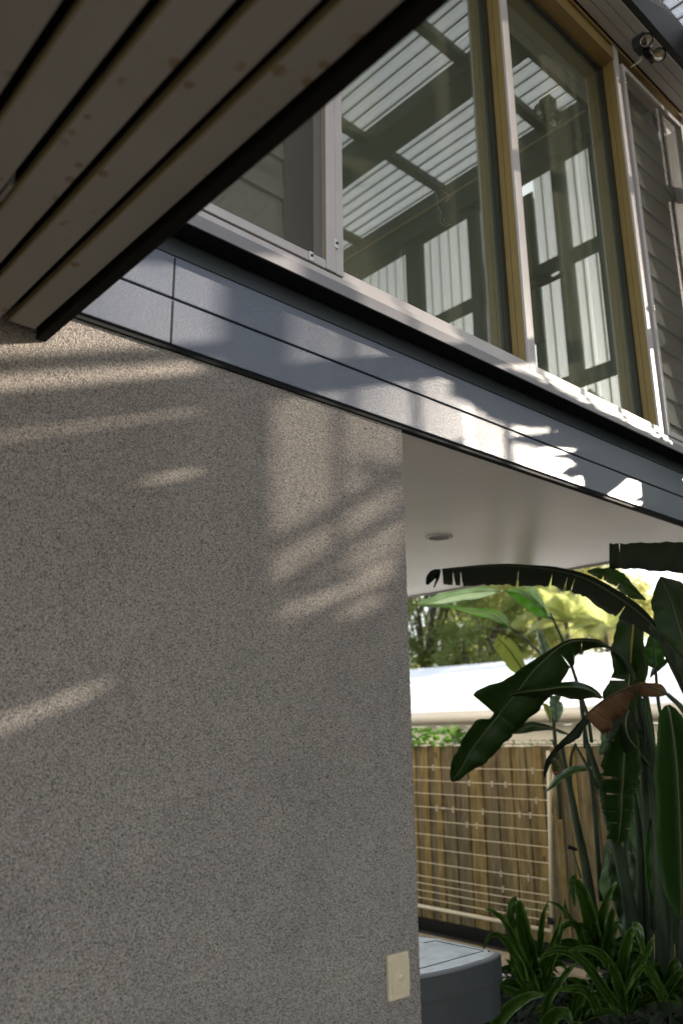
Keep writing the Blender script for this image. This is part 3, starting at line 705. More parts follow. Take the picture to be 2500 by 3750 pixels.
# --- plant 2: long clean leaf, dead leaf and hanging blades
p2 = thing('banana_plant', (4.1, 2.45, G), 'banana plant with one long glossy leaf drooping over the fence and a brown dead leaf', 'banana plant', 'banana plants by the fence')
leaf(p2, [(2231, 2371, 3.9, 3, 3), (2181, 2347, 3.85, 28, 5), (2108, 2346, 3.78, 50, 8), (2060, 2362, 3.73, 84, 10), (2017, 2394, 3.68, 92, 14), (1952, 2456, 3.6, 110, 34), (1909, 2513, 3.55, 104, 56), (1862, 2572, 3.5, 97, 96), (1820, 2622, 3.46, 90, 124)],
     leaf_dark, dl=-.6, dr=1.0, n=44, jag=.02, seed=8, slits={(9, 'l'), (19, 'l')}, ribw=1.5, label='long glossy dark green leaf drooping to the lower left')
leaf(p2, [(1828, 2616, 3.464, 88, 20), (1806, 2642, 3.44, 86, 18), (1787, 2666, 3.42, 84, 48), (1750, 2712, 3.38, 76, 52), (1722, 2750, 3.36, 74, 44), (1704, 2784, 3.34, 54, 44), (1683, 2822, 3.32, 26, 40), (1663, 2848, 3.31, 20, 20), (1653, 2862, 3.31, 3, 3)],
     leaf_dark, dl=-.5, dr=1.1, n=34, jag=.02, seed=9, ribw=1.1, name='leaf_end', label='torn lower end of the long glossy leaf')
leaf(p2, [(2202, 2557, 3.75, 4, 4), (2165, 2530, 3.72, 30, 14), (2108, 2516, 3.68, 48, 20), (2050, 2516, 3.63, 34, 18), (2000, 2524, 3.58, 22, 18), (1940, 2530, 3.54, 24, 14), (1880, 2540, 3.5, 16, 14), (1840, 2554, 3.48, 7, 8), (1812, 2562, 3.47, 3, 4)],
     leaf_dark, dl=-.8, dr=-1.6, n=40, seed=10, label='narrow leaf with bluish sheen crossing the long leaf')
leaf(p2, [(2318, 2262, 4.0, 40, 50), (2316, 2300, 4.0, 40, 62), (2311, 2360, 4.0, 46, 72), (2308, 2410, 4.0, 62, 74), (2304, 2470, 4.0, 66, 62), (2301, 2500, 3.99, 60, 76), (2297, 2560, 3.98, 40, 92), (2294, 2600, 3.97, 30, 60), (2290, 2640, 3.97, 20, 30), (2288, 2670, 3.96, 4, 4)],
     leaf_dark, dl=.5, dr=.5, n=46, jag=.05, seed=12, slits={(24, 'r')}, rib=M('yellow_midrib', (.30, .24, .03), .5), ribw=1.1, label='broad hanging leaf with a yellow midrib')
leaf(p2, [(2288, 2640, 3.9, 8, 10), (2288, 2700, 3.9, 55, 52), (2284, 2760, 3.9, 70, 84), (2281, 2830, 3.9, 72, 94), (2279, 2868, 3.9, 64, 92), (2276, 2905, 3.9, 58, 84), (2274, 2960, 3.9, 52, 80), (2270, 3010, 3.9, 44, 46), (2266, 3060, 3.9, 34, 42), (2258, 3090, 3.9, 10, 14)],
     leaf_dark, dl=.9, dr=.9, n=54, jag=.22, seed=13, slits={(20, 'r'), (21, 'r'), (30, 'r'), (37, 'r'), (42, 'r'), (26, 'l'), (36, 'l'), (44, 'l')}, rib=M('olive_midrib', (.16, .16, .03), .5), label='torn hanging leaf lower on the same stalk')
leaf(p2, [(2441, 2542, 3.6, 3, 4), (2410, 2530, 3.6, 26, 26), (2361, 2512, 3.6, 42, 12), (2335, 2510, 3.6, 30, 10), (2300, 2520, 3.58, 40, 5), (2260, 2538, 3.56, 78, 5), (2225, 2556, 3.54, 86, 4), (2190, 2580, 3.52, 92, 4), (2160, 2606, 3.5, 104, 4), (2140, 2626, 3.49, 98, 4)],
     leaf_brown, dl=-1.2, dr=.2, n=44, jag=.09, seed=14, rib=rib_dk, slits={(17, 'l')}, label='dead brown curled leaf')
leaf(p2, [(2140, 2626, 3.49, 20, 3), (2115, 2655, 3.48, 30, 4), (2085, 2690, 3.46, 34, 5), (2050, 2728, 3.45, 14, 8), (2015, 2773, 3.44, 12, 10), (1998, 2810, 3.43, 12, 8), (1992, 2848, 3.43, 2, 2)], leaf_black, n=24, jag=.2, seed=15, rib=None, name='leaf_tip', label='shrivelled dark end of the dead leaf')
leaf(p2, [(2018, 2776, 3.45, 5, 5), (2034, 2800, 3.45, 18, 16), (2036, 2822, 3.45, 20, 16), (2028, 2838, 3.45, 5, 5)], leaf_brown, n=12, seed=16, rib=None, name='leaf_scrap')
leaf(p2, [(2022, 2779, 3.445, 3, 3), (2036, 2800, 3.445, 9, 8), (2038, 2818, 3.445, 8, 6), (2034, 2826, 3.445, 2, 2)], leaf_mid, n=10, seed=17, rib=None, name='leaf_scrap')
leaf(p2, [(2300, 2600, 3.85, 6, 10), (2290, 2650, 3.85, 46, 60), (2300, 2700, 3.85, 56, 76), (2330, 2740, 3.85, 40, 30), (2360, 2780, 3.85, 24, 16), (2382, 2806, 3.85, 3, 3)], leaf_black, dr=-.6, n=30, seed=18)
leaf(p2, [(2248, 2711, 3.8, 3, 3), (2225, 2722, 3.8, 10, 16), (2205, 2745, 3.8, 14, 14), (2197, 2766, 3.8, 4, 4)], leaf_pale, n=14, seed=19, rib=None, name='leaf_fold')
for (x0, y0, x1, y1, w) in ((2250, 2875, 2200, 2900, 9), (2235, 2920, 2196, 2935, 7), (2248, 2965, 2218, 3010, 11), (2245, 3005, 2222, 3040, 9), (2243, 3058, 2220, 3075, 10)):
    leaf(p2, [(x0, y0, 3.86, 3, 3), ((x0+x1)/2, (y0+y1)/2-5, 3.85, w, w), (x1, y1, 3.84, 2, 2)], leaf_mid, n=10, dl=1, dr=-1, seed=20, rib=None, name='leaf_fold')
stem(p2, [(2231, 2371, 3.9), (2290, 2420, 3.95), (2330, 2520, 4.0), (2350, 2700, 4.05), (2370, 3000, 4.1), (2400, 3400, 4.1)], .010, .03)
stem(p2, [(2441, 2542, 3.6), (2500, 2600, 3.62), (2560, 2700, 3.66), (2600, 3000, 3.7)], .009, .02)
stem(p2, [(650, 60, 3.9), (760, 400, 3.92), (860, 800, 3.95), (960, 1150, 3.98), (1050, 1568, 4.0), (1100, 1900, 4.0)], .012, .038, **C)
stem(p2, [(540, 80, 3.7), (650, 280, 3.75), (750, 490, 3.8)], .006, .008, **C)
stem(p2, [(2119, 2524, 3.9), (2150, 2620, 3.9), (2165, 2720, 3.9)], .007, .010)

# --- plant 3: paler leaves farther back
p3 = thing('strelitzia_plant', (4.9, 3.4, G), 'giant bird of paradise with pale arching leaves and grey stalks in front of the fence', 'bird of paradise', 'banana plants by the fence')
leaf(p3, [(1160, 790, 5.0, 3, 3), (1050, 700, 5.0, 8, 8), (960, 645, 5.0, 14, 10), (880, 580, 5.0, 50, 60), (780, 510, 5.0, 60, 40), (650, 490, 5.0, 60, 24), (520, 470, 5.0, 30, 16), (380, 445, 5.0, 18, 20), (200, 440, 5.0, 14, 16), (40, 432, 5.0, 10, 10), (-60, 420, 5.0, 2, 2)], leaf_mid, dl=1, dr=-1, n=44, seed=21, **A)
leaf(p3, [(870, 300, 5.1, 4, 4), (740, 300, 5.1, 50, 36), (600, 310, 5.1, 70, 46), (460, 330, 5.1, 66, 50), (340, 360, 5.1, 60, 56), (220, 400, 5.1, 36, 50), (110, 425, 5.1, 20, 34), (60, 440, 5.1, 3, 3)], leaf_pale, dl=1.5, dr=.5, n=44, jag=.05, seed=22, **A)
leaf(p3, [(1350, 570, 4.7, 4, 4), (1290, 500, 4.7, 70, 20), (1210, 430, 4.7, 90, 40), (1120, 360, 4.7, 90, 60), (1010, 310, 4.7, 60, 40), (900, 296, 4.7, 5, 5)], leaf_mid, dl=-.8, dr=-1.5, n=34, seed=23, **A)
leaf(p3, [(1300, 470, 4.69, 4, 4), (1250, 400, 4.69, 16, 24), (1190, 340, 4.69, 18, 36), (1130, 270, 4.69, 14, 40), (1080, 240, 4.69, 3, 3)], leaf_pale, n=18, seed=24, rib=None, name='leaf_fold', **A)
leaf(p3, [(1120, 1110, 4.6, 20, 20), (1040, 1000, 4.6, 100, 60), (960, 880, 4.6, 110, 90), (890, 800, 4.6, 100, 80), (850, 760, 4.6, 60, 60), (835, 740, 4.6, 10, 20)], leaf_yel, dl=.5, dr=.3, n=34, jag=.06, seed=25, slits={(22, 'r')}, label='yellow-green leaf glowing in front of the pale roof', **A)
leaf(p3, [(1290, 930, 4.8, 40, 60), (1280, 860, 4.8, 40, 60), (1250, 760, 4.8, 30, 36), (1215, 650, 4.8, 3, 3)], leaf_pale, n=24, seed=26, **A)
leaf(p3, [(1540, 1680, 4.4, 2, 2), (1450, 1650, 4.4, 14, 16), (1380, 1620, 4.4, 16, 10), (1290, 1600, 4.4, 34, 26), (1150, 1590, 4.4, 60, 40), (1030, 1630, 4.4, 40, 26), (970, 1665, 4.4, 3, 3)], leaf_dark, n=30, seed=27, **A)
leaf(p3, [(1400, 1560, 4.9, 6, 6), (1400, 1470, 4.9, 60, 60), (1395, 1400, 4.9, 70, 80), (1400, 1340, 4.9, 60, 50), (1440, 1300, 4.9, 6, 6)], leaf_pale, dl=2, dr=-2, n=26, jag=.25, seed=28, **A)
leaf(p3, [(1340, 1560, 4.88, 4, 4), (1330, 1480, 4.88, 26, 30), (1300, 1400, 4.88, 30, 26), (1260, 1380, 4.88, 4, 4)], leaf_yel, n=16, jag=.2, seed=29, **A)
leaf(p3, [(250, 530, 4.3, 2, 2), (330, 440, 4.3, 26, 30), (430, 350, 4.3, 34, 40), (560, 300, 4.3, 34, 34), (660, 300, 4.3, 26, 20), (712, 296, 4.3, 3, 3)], leaf_mid, n=28, seed=30, label='single bright green leaf in front of the fence', **C)
leaf(p3, [(870, 1560, 4.4, 60, 60), (860, 1420, 4.4, 100, 100), (880, 1250, 4.4, 80, 60), (880, 1120, 4.4, 40, 26), (875, 1010, 4.4, 3, 3)], leaf_mid, n=28, seed=31, **C)
leaf(p3, [(1000, 1568, 4.5, 50, 50), (1000, 1400, 4.5, 60, 60), (1010, 1200, 4.5, 50, 50), (990, 1010, 4.5, 4, 4)], leaf_mid, n=28, seed=32, **C)
stem(p3, [(1863, 2296, 5.0), (1930, 2350, 5.0), (1982, 2402, 5.0), (2010, 2500, 5.0), (2030, 2700, 5.0), (2050, 3000, 5.0)], .009, .014)
stem(p3, [(2013, 2245, 4.7), (2062, 2352, 4.7), (2092, 2440, 4.7), (2119, 2530, 4.7), (2135, 2640, 4.7), (2170, 2900, 4.7), (2200, 3300, 4.7)], .008, .016)
stem(p3, [(400, 60, 4.6), (450, 330, 4.6), (500, 560, 4.6), (560, 880, 4.6), (620, 1150, 4.6), (690, 1568, 4.6), (760, 2000, 4.6)], .014, .040, label='', **C) if False else stem(p3, [(400, 60, 4.6), (450, 330, 4.6), (500, 560, 4.6), (560, 880, 4.6), (620, 1150, 4.6), (690, 1568, 4.6), (760, 2000, 4.6)], .012, .034, **C)
stem(p3, [(540, 60, 4.65), (500, 170, 4.65), (490, 300, 4.65), (500, 540, 4.65), (540, 700, 4.65)], .009, .012, **C)
stem(p3, [(310, 20, 4.7), (350, 120, 4.7), (440, 330, 4.7)], .005, .008, **C)
stem(p3, [(2130, 2515, 4.5), (2134, 2600, 4.5), (2140, 2740, 4.5)], .009, .010)
MB().tube([at(1900+475/2.613, 2700+1050/2.613, 'X', 4.58), at(1900+545/2.613, 2700+1075/2.613, 'X', 4.58)], [.014, .010], 7).build('broken_stub', black_m, p3)
stem(p3, [(510, 1080, 4.58), (545, 1200, 4.58), (590, 1350, 4.58)], .004, .006, **C)

# --- plant 4: big hanging leaf and bright stalks at the right edge
p4 = thing('banana_plant', (3.7, 2.0, G), 'banana plant with a huge leaf hanging along the right picture edge', 'banana plant', 'banana plants by the fence')
leaf(p4, [(2440, 2583, 3.5, 10, 12), (2450, 2610, 3.5, 30, 42), (2462, 2680, 3.5, 60, 56), (2474, 2780, 3.48, 80, 82), (2482, 2900, 3.46, 90, 84), (2488, 3050, 3.45, 90, 86), (2492, 3180, 3.44, 80, 80), (2494, 3300, 3.43, 40, 50), (2490, 3370, 3.43, 3, 3)],
     leafmat('banana_leaf_deep_green', (.018, .050, .008), (.040, .088, .014), .5, .22, (.12, .26, .03), .6), dl=.9, dr=.9, n=40, jag=.03, seed=33, rib=rib_m, ribw=1.6, label='huge smooth leaf hanging at the right edge')
leaf(p4, [(1105, 1385, 4.1, 6, 6), (1102, 1340, 4.1, 80, 60), (1095, 1240, 4.1, 130, 110), (1085, 1140, 4.1, 90, 110), (1075, 1060, 4.1, 50, 80), (1068, 1000, 4.1, 10, 20)], leaf_mid, dl=.5, dr=-.5, n=30, seed=34, rib=rib_dk, **B)
leaf(p4, [(1050, 1470, 4.2, 6, 6), (1090, 1400, 4.2, 30, 30), (1180, 1310, 4.2, 20, 40), (1260, 1270, 4.2, 3, 3)], leaf_mid, n=16, seed=35, **B)
stem(p4, [(2399, 2450, 4.1), (2404, 2520, 4.1), (2412, 2590, 4.1), (2425, 2640, 4.1)], .008, .010)
for (pts, r0, r1) in (([(2345, 2560, 4.0), (2370, 2680, 4.0), (2385, 2800, 4.0), (2398, 3000, 4.0), (2415, 3400, 4.0)], .012, .03), ([(2362, 2540, 4.05), (2378, 2640, 4.05), (2390, 2760, 4.05), (2396, 2900, 4.05)], .014, .02), ([(2340, 2735, 3.9), (2380, 2860, 3.9), (2405, 3050, 3.9), (2420, 3300, 3.9), (2430, 3700, 3.9)], .012, .03)):
    stem(p4, pts, r0, r1)
leaf(p4, [(2355, 2545, 4.02, 4, 4), (2366, 2620, 4.02, 14, 12), (2382, 2720, 4.02, 16, 14), (2398, 2800, 4.02, 10, 10), (2410, 2860, 4.02, 3, 3)], leaf_mid, n=18, seed=36, rib=None, name='leaf_sheath')
leaf(p4, [(2384, 3000, 4.0, 6, 6), (2382, 3100, 4.0, 18, 20), (2384, 3220, 4.0, 20, 18), (2390, 3330, 4.0, 4, 4)], leaf_mid, n=18, seed=37, rib=None, name='leaf_sheath')
stem(p4, [(2452, 2447, 3.9), (2480, 2470, 3.9), (2510, 2500, 3.9)], .003, .006)

rg = random.Random(44)
for k in range(26):
    x = rg.uniform(2250, 2560); y = rg.uniform(2750, 3500); L = rg.uniform(160, 330); X = rg.uniform(4.2, 4.9); w = rg.uniform(18, 44); lean = rg.uniform(-60, 60)
    leaf(p4, [(x, y, X, 4, 4), (x+lean*.2, y-L*.3, X, w, w), (x+lean*.6, y-L*.7, X, w*.9, w*.9), (x+lean, y-L, X, 2, 2)], leaf_dark if k % 3 else leaf_mid, dl=rg.uniform(-1, 1), dr=rg.uniform(-1, 1), n=18, seed=200+k, rib=None)
for k in range(7):
    x = 2300+k*36; X = 4.0+rg.random()*.5
    stem(p4, [(x+rg.uniform(-40, 40), 2700+rg.uniform(0, 200), X), (x+rg.uniform(-12, 12), 3100, X), (x+10, 3700, X)], .009, .026)
# --- strap-leaved clumps at the bottom
def strap(parent, pts, w, X, seed, mat=leaf_strap, dX=0):
    n_ = len(pts); st = []
    prof = [1.0, 1.0, .95, .85, .7, .5, .2]
    for i, (x, y) in enumerate(pts):
        t = i/(n_-1); k = t*6; j = min(5, int(k)); ww = w/2*(prof[j]+(prof[j+1]-prof[j])*(k-j))
        st.append((x, y, X-dX*t, ww, ww))
    return leaf(parent, st, mat, dl=2.0, dr=1.4, n=22, seed=seed, rib=None, name='strap_leaf', **DZ)
c1 = thing('crinum_clump', (3.6, 2.55, G), 'strap-leaved clump beside the curved bench, first from the left', 'strap-leaved plant', 'strap-leaved clumps in the garden bed')
c2 = thing('crinum_clump', (4.1, 2.45, G), 'strap-leaved clump with two upright pale leaves in the middle of the bed', 'strap-leaved plant', 'strap-leaved clumps in the garden bed')
c3 = thing('crinum_clump', (3.5, 1.95, G), 'strap-leaved clump nearest the lower right corner', 'strap-leaved plant', 'strap-leaved clumps in the garden bed')
LS_ = [
 (c1, 3.6, 48, [(520, 950), (470, 800), (430, 720), (350, 560), (280, 430), (210, 375), (150, 345)]),
 (c1, 3.65, 92, [(500, 860), (470, 720), (440, 560), (410, 420), (395, 330), (385, 292)]),
 (c1, 3.66, 60, [(380, 294), (350, 310), (335, 370), (325, 470), (330, 520)]),
 (c1, 3.7, 70, [(380, 800), (360, 640), (348, 500), (346, 380)]),
 (c1, 3.5, 42, [(440, 880), (400, 740), (340, 650), (280, 565), (225, 533), (170, 555), (135, 640)]),
 (c1, 3.7, 40, [(545, 700), (545, 560), (562, 400), (598, 296)]),
 (c1, 3.62, 52, [(560, 960), (570, 800), (620, 640), (670, 500), (690, 392)]),
 (c1, 3.6, 46, [(590, 960), (600, 820), (650, 660), (690, 520), (700, 450)]),
 (c1, 3.45, 40, [(460, 950), (400, 860), (350, 760), (310, 715)]),
 (c1, 3.4, 50, [(430, 970), (370, 960), (300, 930), (270, 905)]),
 (c1, 3.3, 84, [(200, 1230), (280, 1110), (370, 1030), (470, 975), (570, 965)]),
 (c2, 4.1, 30, [(930, 640), (860, 520), (760, 420), (680, 330), (600, 295)]),
 (c2, 4.1, 96, [(950, 680), (920, 520), (890, 380), (850, 250), (815, 170), (805, 138)]),
 (c2, 4.08, 56, [(808, 138), (780, 150), (775, 220), (790, 330)]),
 (c2, 4.1, 60, [(960, 680), (965, 540), (990, 380), (1040, 240), (1088, 155)]),
 (c2, 4.05, 76, [(1020, 720), (1035, 580), (1050, 440), (1062, 330)]),
 (c2, 3.95, 44, [(880, 700), (840, 560), (810, 480), (770, 455), (715, 475), (660, 560), (640, 650)]),
 (c2, 4.0, 44, [(930, 600), (890, 520), (850, 470), (825, 450)]),
 (c2, 4.2, 34, [(1060, 560), (1080, 480), (1100, 455), (1130, 500), (1150, 580)]),
 (c2, 4.1, 44, [(1340, 670), (1260, 640), (1160, 610), (1065, 600)]),
 (c2, 4.2, 30, [(735, 420), (725, 360), (718, 280)]),
 (c3, 3.5, 74, [(1110, 880), (1130, 740), (1165, 600), (1190, 520), (1205, 482)]),
 (c3, 3.52, 62, [(1200, 484), (1240, 490), (1262, 560), (1285, 680)]),
 (c3, 3.5, 66, [(1150, 1020), (1200, 880), (1260, 740), (1320, 630), (1355, 556)]),
 (c3, 3.45, 44, [(1440, 990), (1390, 890), (1330, 800), (1275, 775), (1215, 850), (1160, 960)]),
 (c3, 3.4, 56, [(1090, 1060), (980, 900), (860, 740), (760, 665), (660, 645), (580, 680), (528, 738)]),
 (c3, 3.45, 62, [(1140, 1000), (1080, 820), (1010, 710), (930, 650), (830, 634), (740, 655)]),
 (c3, 3.5, 70, [(1130, 1100), (1110, 940), (1070, 800), (1020, 700)]),
 (c3, 3.4, 50, [(560, 1170), (600, 1010), (680, 880), (745, 790), (805, 735)]),
 (c3, 3.5, 36, [(900, 930), (840, 880), (780, 855), (720, 850)]),
 (c3, 3.3, 60, [(960, 1100), (920, 1000), (850, 930), (740, 925), (660, 930)]),
 (c3, 3.35, 50, [(820, 1050), (850, 980), (900, 930), (915, 935)]),
 (c3, 3.2, 90, [(560, 1230), (640, 1120), (720, 1100), (770, 1180)]),
]
for i, (pr, X, w, pts) in enumerate(LS_): strap(pr, pts, w*1.2, X, 50+i, dX=.25)
rg = random.Random(5)
for pr, (bx_, by_), nn in ((c1, (500, 960), 16), (c2, (960, 760), 12), (c3, (1150, 1080), 22), (c3, (1420, 1000), 16), (c3, (800, 1150), 12)):
    for k in range(nn):
        a = rg.uniform(-2.9, -.25); L = rg.uniform(180, 360); X = {c1: 3.75, c2: 4.25, c3: 3.65}[pr]+rg.uniform(-.1, .25)
        x1, y1 = bx_+math.cos(a)*L, by_+math.sin(a)*L*.8
        pts = [(bx_+rg.uniform(-20, 20), by_), (bx_+math.cos(a)*L*.35, by_+math.sin(a)*L*.5), (bx_+math.cos(a)*L*.7, by_+math.sin(a)*L*.82), (x1, y1), (x1+math.cos(a)*L*.2, y1+L*.16)]
        strap(pr, pts, rg.uniform(48, 84), X, 100+k, dX=.2)
# ground cover in the bed
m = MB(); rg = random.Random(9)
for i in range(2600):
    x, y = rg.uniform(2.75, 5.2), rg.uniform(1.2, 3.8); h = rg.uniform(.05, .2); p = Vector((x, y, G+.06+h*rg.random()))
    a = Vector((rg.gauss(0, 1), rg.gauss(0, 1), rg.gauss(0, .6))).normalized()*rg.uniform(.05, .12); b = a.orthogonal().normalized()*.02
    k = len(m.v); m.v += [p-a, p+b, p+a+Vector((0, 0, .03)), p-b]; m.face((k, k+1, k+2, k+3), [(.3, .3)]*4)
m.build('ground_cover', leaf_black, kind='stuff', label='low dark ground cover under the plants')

# vine creeping along the top of the fence
m = MB(); rg = random.Random(3)
y = 1.5
while y < 7:
    big = y > 5.0
    for _ in range(7 if big else 3):
        p = Vector((6.09+rg.uniform(-.03, .04), y+rg.uniform(-.03, .03), 1.375+rg.uniform(0, .16 if big else .05)))
        L = rg.uniform(.05, .11) if big else rg.uniform(.018, .035)
        a = Vector((rg.uniform(-.4, .4), rg.uniform(-1, 1), rg.uniform(-.5, .7))).normalized()*L; b = a.orthogonal().normalized()*L*.28
        k = len(m.v); m.v += [p-a*.5, p+b, p+a*.5, p-b]; m.face((k, k+1, k+2, k+3), [(.5, .5)]*4)
    y += .03
V_ = thing('creeper', (6.1, 5.2, 1.37), 'small leafy creeper growing along the top of the paling fence', 'creeper')
m.build('foliage', leaf_mid, V_)
MB().tube([(6.1, 1.5, 1.38), (6.1, 3, 1.385), (6.1, 5, 1.39), (6.1, 7, 1.385)], .004, 5).build('vine_stem', bark_m, V_)

# ================================================================== beyond the enclosure: plants added to dapple and block the sun
def rleaf(parent, base, az, el, L, w, droop, mat, seed, jag=.1):
    rg = random.Random(seed); n = 24; m = MB(); P = []
    for i in range(n+1):
        t = i/n; hz = L*t*math.cos(el); vz = L*t*math.sin(el)-droop*t*t
        P.append(Vector(base)+Vector((math.cos(az)*hz, math.sin(az)*hz, vz)))
    sd = Vector((-math.sin(az), math.cos(az), 0)); 
    for i in range(n+1):
        t = i/n; ww = w*math.sin(math.pi*min(1, t*.93+.05))**.6*.5
        for k in range(-3, 4):
            e = k/3*(1-jag*rg.random()*(abs(k) == 3)); m.v.append(P[i]+sd*e*ww+Vector((0, 0, abs(e)*ww*.35)))
    for i in range(n):
        for k in range(6):
            if abs(k-2.5) > 1 and rg.random() < .08: continue
            a = i*7+k; m.face((a, a+1, a+8, a+7), [(k/6, i/n*2), ((k+1)/6, i/n*2), ((k+1)/6, (i+1)/n*2), (k/6, (i+1)/n*2)])
    return m.build('leaf', mat, parent, smooth=True)
def bleaf(parent, P0, P1, w, droop, seed, mat=leaf_mid, up=(0, 0, 1)):
    """a blade from P0 to P1 whose flat side turns towards the sun"""
    P0, P1 = Vector(P0), Vector(P1); rg = random.Random(seed); n = 22; m = MB(); ax = (P1-P0).normalized(); sd = ax.cross(SUN).normalized()
    for i in range(n+1):
        t = i/n; ww = w*math.sin(math.pi*min(1, t*.92+.06))**.6*.5; c = P0.lerp(P1, t)-Vector((0, 0, droop*(4*t*(t-1)+0)*-1*-1))
        for k in range(-3, 4):
            e = k/3; m.v.append(c+sd*e*ww*(1-.2*rg.random()*(abs(k) == 3))+ax*ww*.3*abs(e)+SUN*abs(e)*ww*.25)
    for i in range(n):
        for k in range(6):
            if abs(k-2.5) > 1 and rg.random() < .10: continue
            a = i*7+k; m.face((a, a+1, a+8, a+7), [(k/6, i/n*2), ((k+1)/6, i/n*2), ((k+1)/6, (i+1)/n*2), (k/6, (i+1)/n*2)])
    return m.build('leaf', mat, parent, smooth=True)
p5 = thing('banana_plant', (5.7, .5, G), 'tall banana plant added beyond the perforated screen, mirrored low in the right large window', 'banana plant', 'banana plants beyond the screen')
p6 = thing('banana_plant', (6.3, 1.1, G), 'second banana plant added beyond the perforated screen with higher leaves', 'banana plant', 'banana plants beyond the screen')
MB().tube([(5.7, .5, G), (5.68, .52, 1.2), (5.7, .5, 2.5)], [.11, .09, .06], 10).build('trunk', stem_m, p5, smooth=True)
MB().tube([(6.3, 1.1, G), (6.32, 1.1, 1.2), (6.3, 1.1, 2.6)], [.11, .09, .06], 10).build('trunk', stem_m, p6, smooth=True)
for k, (a, b, w, dd) in enumerate((
    ((6.2, 1.1, 2.6), (5.9, 1.3, 3.2), .26, .0), ((6.0, 1.2, 2.5), (5.6, 1.5, 3.0), .26, .0), ((6.4, .9, 3.0), (6.2, .35, 4.1), .16, .0),
    ((5.5, .30, 3.36), (5.5, .74, 3.70), .045, .0), ((5.6, .30, 3.56), (5.6, .70, 3.86), .05, .0), ((5.3, .5, 2.9), (5.4, .95, 3.40), .12, .0))):
    bleaf(p5 if k in (3, 4, 5) else p6, a, b, w, dd, 80+k)  # added blades, placed along the sun's path to cast leaf shadows
rg = random.Random(21)
for pl, b in ((p5, (5.7, .5, 2.4)), (p6, (6.3, 1.1, 2.5))):
    for k in range(11):
        rleaf(pl, b, k*2.4+rg.random()*.5, rg.uniform(.25, .9), rg.uniform(1.1, 1.7), rg.uniform(.30, .42), rg.uniform(.5, 1.1), leaf_mid, 60+k)
HG = thing('hedge', (7.2, .4, G), 'dense clipped hedge added beyond the perforated screen', 'hedge')  # added blocker that keeps low sun off the lower wall
m = MB(); rg = random.Random(31)
for i in range(9000):
    yy = rg.uniform(-4.5, 1.45); p = Vector((rg.uniform(6.9, 7.7), yy, G+(4.3 if yy < .25 else 4.0)*math.sqrt(rg.random()))); a = Vector((rg.gauss(0, 1), rg.gauss(0, 1), rg.gauss(0, 1))).normalized()*.10; b = a.orthogonal().normalized()*.06
    k = len(m.v); m.v += [p-a, p+b, p+a, p-b]; m.face((k, k+1, k+2, k+3), [(.5, .5)]*4)
m.build('foliage', treeg[2], HG)
MB().box(7.15, 7.45, -4.4, 1.35, G, 3.2).build('sun_blocker_core', bark_m, HG)

# added plant outside the screen opening, leaves shaped to throw the pointed weatherboard shadows
p7 = thing('shadow_plant', (4.85, 1.62, G), 'slender added papaya plant with pointed lobed leaves outside the screen opening', 'shadow-casting plant')
MB().tube([(4.85, 1.62, G), (4.86, 1.64, 1.4), (4.83, 1.66, 2.9)], [.035, .03, .02], 10).build('trunk', stem_m, p7, smooth=True)
def wallpt(px, py): return at(1613+px/1.768, 1100+py/1.768, 'Y', 1.758)
def sleaf(out, Xp, mid, mat=leaf_mid):
    pts = []
    for px, py in out:
        w = wallpt(px, py); k = (Xp-w.x)/SUN.x; pts.append(w+SUN*k)
    # densify and ripple the margin like a lobed leaf
    rg = random.Random(int(Xp*1000)); ed = []
    for i, p in enumerate(pts):
        q = pts[(i+1) % len(pts)]; L = (q-p).length; nn = max(1, int(L/.022))
        for j in range(nn):
            v = p.lerp(q, j/nn); ed.append(v+Vector((rg.uniform(-.006, .006), rg.uniform(-.0035, .0035), rg.uniform(-.0035, .0035))))
    bm = bmesh.new(); vs = [bm.verts.new(v) for v in ed]; bm.faces.new(vs)
    bmesh.ops.triangulate(bm, faces=bm.faces[:]); c = sum(ed, Vector())/len(ed)
    m = MB(); bm.verts.index_update()
    for v in bm.verts:
        d = v.co-c; m.v.append(v.co+Vector((-.25*abs(d.z)+.12*abs(d.y), 0, 0)) if False else v.co)
    for f in bm.faces: m.face([v.index for v in f.verts], [((v.co.y-c.y)*2, (v.co.z-c.z)*2) for v in f.verts])
    bm.free(); o = m.build('leaf', mat, p7)  # added leaf, outline traced back from its shadow on the wall
    so2 = o.modifiers.new('thickness', 'SOLIDIFY'); so2.thickness = .002
    k = [wallpt(*q) for q in mid]; k = [w+SUN*((Xp-w.x)/SUN.x) for w in k]
    MB().tube(k+[Vector((4.83, 1.66, 2.9))], .004, 5).build('leaf_stalk', stem_m, p7, smooth=True)
sleaf([(60, 612), (150, 650), (300, 765), (450, 812), (600, 822), (715, 830), (900, 930), (1300, 1085), (1290, 1010), (900, 838), (500, 665), (150, 513), (60, 500)], 4.74, [(300, 700), (900, 890), (1250, 1040)])
sleaf([(375, 885), (560, 868), (720, 845), (780, 855), (1000, 950), (1260, 1070), (1180, 1100), (1000, 1010), (905, 950), (905, 936), (780, 948), (620, 957), (480, 920)], 4.78, [(500, 900), (900, 920), (1200, 1080)])
sleaf([(650, 1013), (800, 990), (890, 963), (1010, 985), (1160, 1100), (1000, 1130), (855, 1064), (855, 1045), (760, 1030)], 4.82, [(800, 1010), (1000, 1060)])
sleaf([(835, 1066), (1000, 1095), (1200, 1090), (1235, 1130), (1195, 1160), (1090, 1250), (1040, 1320), (700, 1190), (725, 1140), (850, 1195), (915, 1205), (935, 1170), (900, 1142), (860, 1150), (850, 1170), (760, 1130)], 4.86, [(1000, 1140), (1150, 1110)])
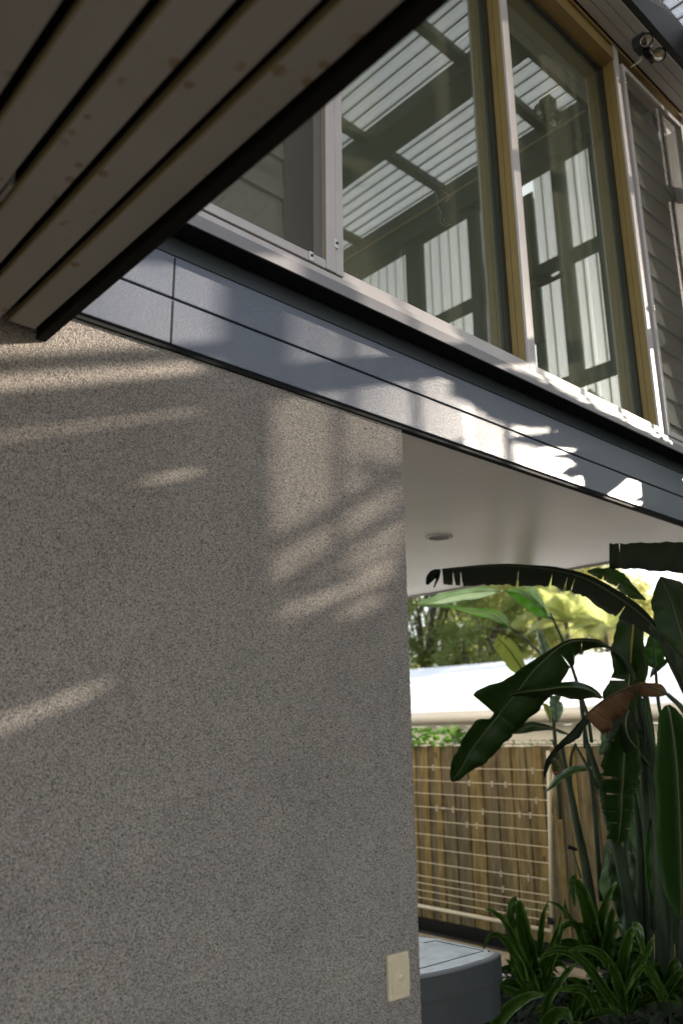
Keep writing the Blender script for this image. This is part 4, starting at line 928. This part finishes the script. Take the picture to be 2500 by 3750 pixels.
sleaf([(1195, 1100), (1290, 1045), (1700, 1230), (1700, 1500), (1568, 1385), (1490, 1400), (1440, 1480), (1340, 1420), (1240, 1330), (1345, 1325), (1340, 1300), (1250, 1302), (1235, 1290), (1320, 1262), (1285, 1245), (1370, 1230), (1470, 1236), (1260, 1172), (1200, 1155)], 4.70, [(1500, 1250), (1300, 1100)])

# cobweb threads on the large pane
m = MB(); wb = dict(ox=1200, oy=400, s=2.24)
for pts in ([(600, 1150), (604, 1180), (590, 1210), (585, 1240), (560, 1276)], [(880, 690), (900, 740), (895, 790), (930, 850), (915, 900), (930, 940), (980, 965)], [(950, 890), (960, 930), (1010, 950)], [(240, 1340), (243, 1370)], [(930, 660), (1000, 720), (960, 760)]):
    P = [at(1200+a/2.24, 400+b/2.24, 'Y', 1.788) for a, b in pts]; P = [Vector(q) for q in catmull([tuple(p) for p in P], 12)]
    m.tube(P, .00030, 4)
m.build('cobweb', clip_m, label='faint cobweb threads across the left large window pane', cat='cobweb', center=True)
# dark outdoor television on a bracket inside the enclosure; it shows mirrored beside the mullion
def mir(px, py, X):
    q = at(px, py, 'X', X); return Vector((q.x, 2*1.7945-q.y, q.z))
TV = thing('outdoor_television', mir(1850, 1000, 4.2), 'dark outdoor television on a bracket, mirrored beside the middle mullion', 'television')
m = MB(); po = [(1767, 980), (1810, 905), (1925, 800), (1944, 985), (1825, 1181), (1790, 1222)]
for dx in (0, .05):
    for q in po: m.v.append(mir(*q, 4.2)+Vector((dx, 0, 0)))
n6 = len(po); m.face(range(n6)); m.face(list(range(n6, 2*n6))[::-1])
for i in range(n6): j = (i+1) % n6; m.face((i, n6+i, n6+j, j))
m.build('casing', black_m, TV)
MB().tube([mir(1935, 1015, 4.22), mir(1975, 1018, 4.3), mir(2012, 1022, 4.4)], .028, 8).build('bracket', black_m, TV, smooth=True)
MB().tube([mir(1945, 1058, 4.3), mir(2010, 1030, 4.3), mir(2076, 996, 4.3), mir(2083, 1008, 4.3), mir(2087, 1078, 4.3)], .016, 8).build('bracket_frame', black_m, TV, smooth=True)
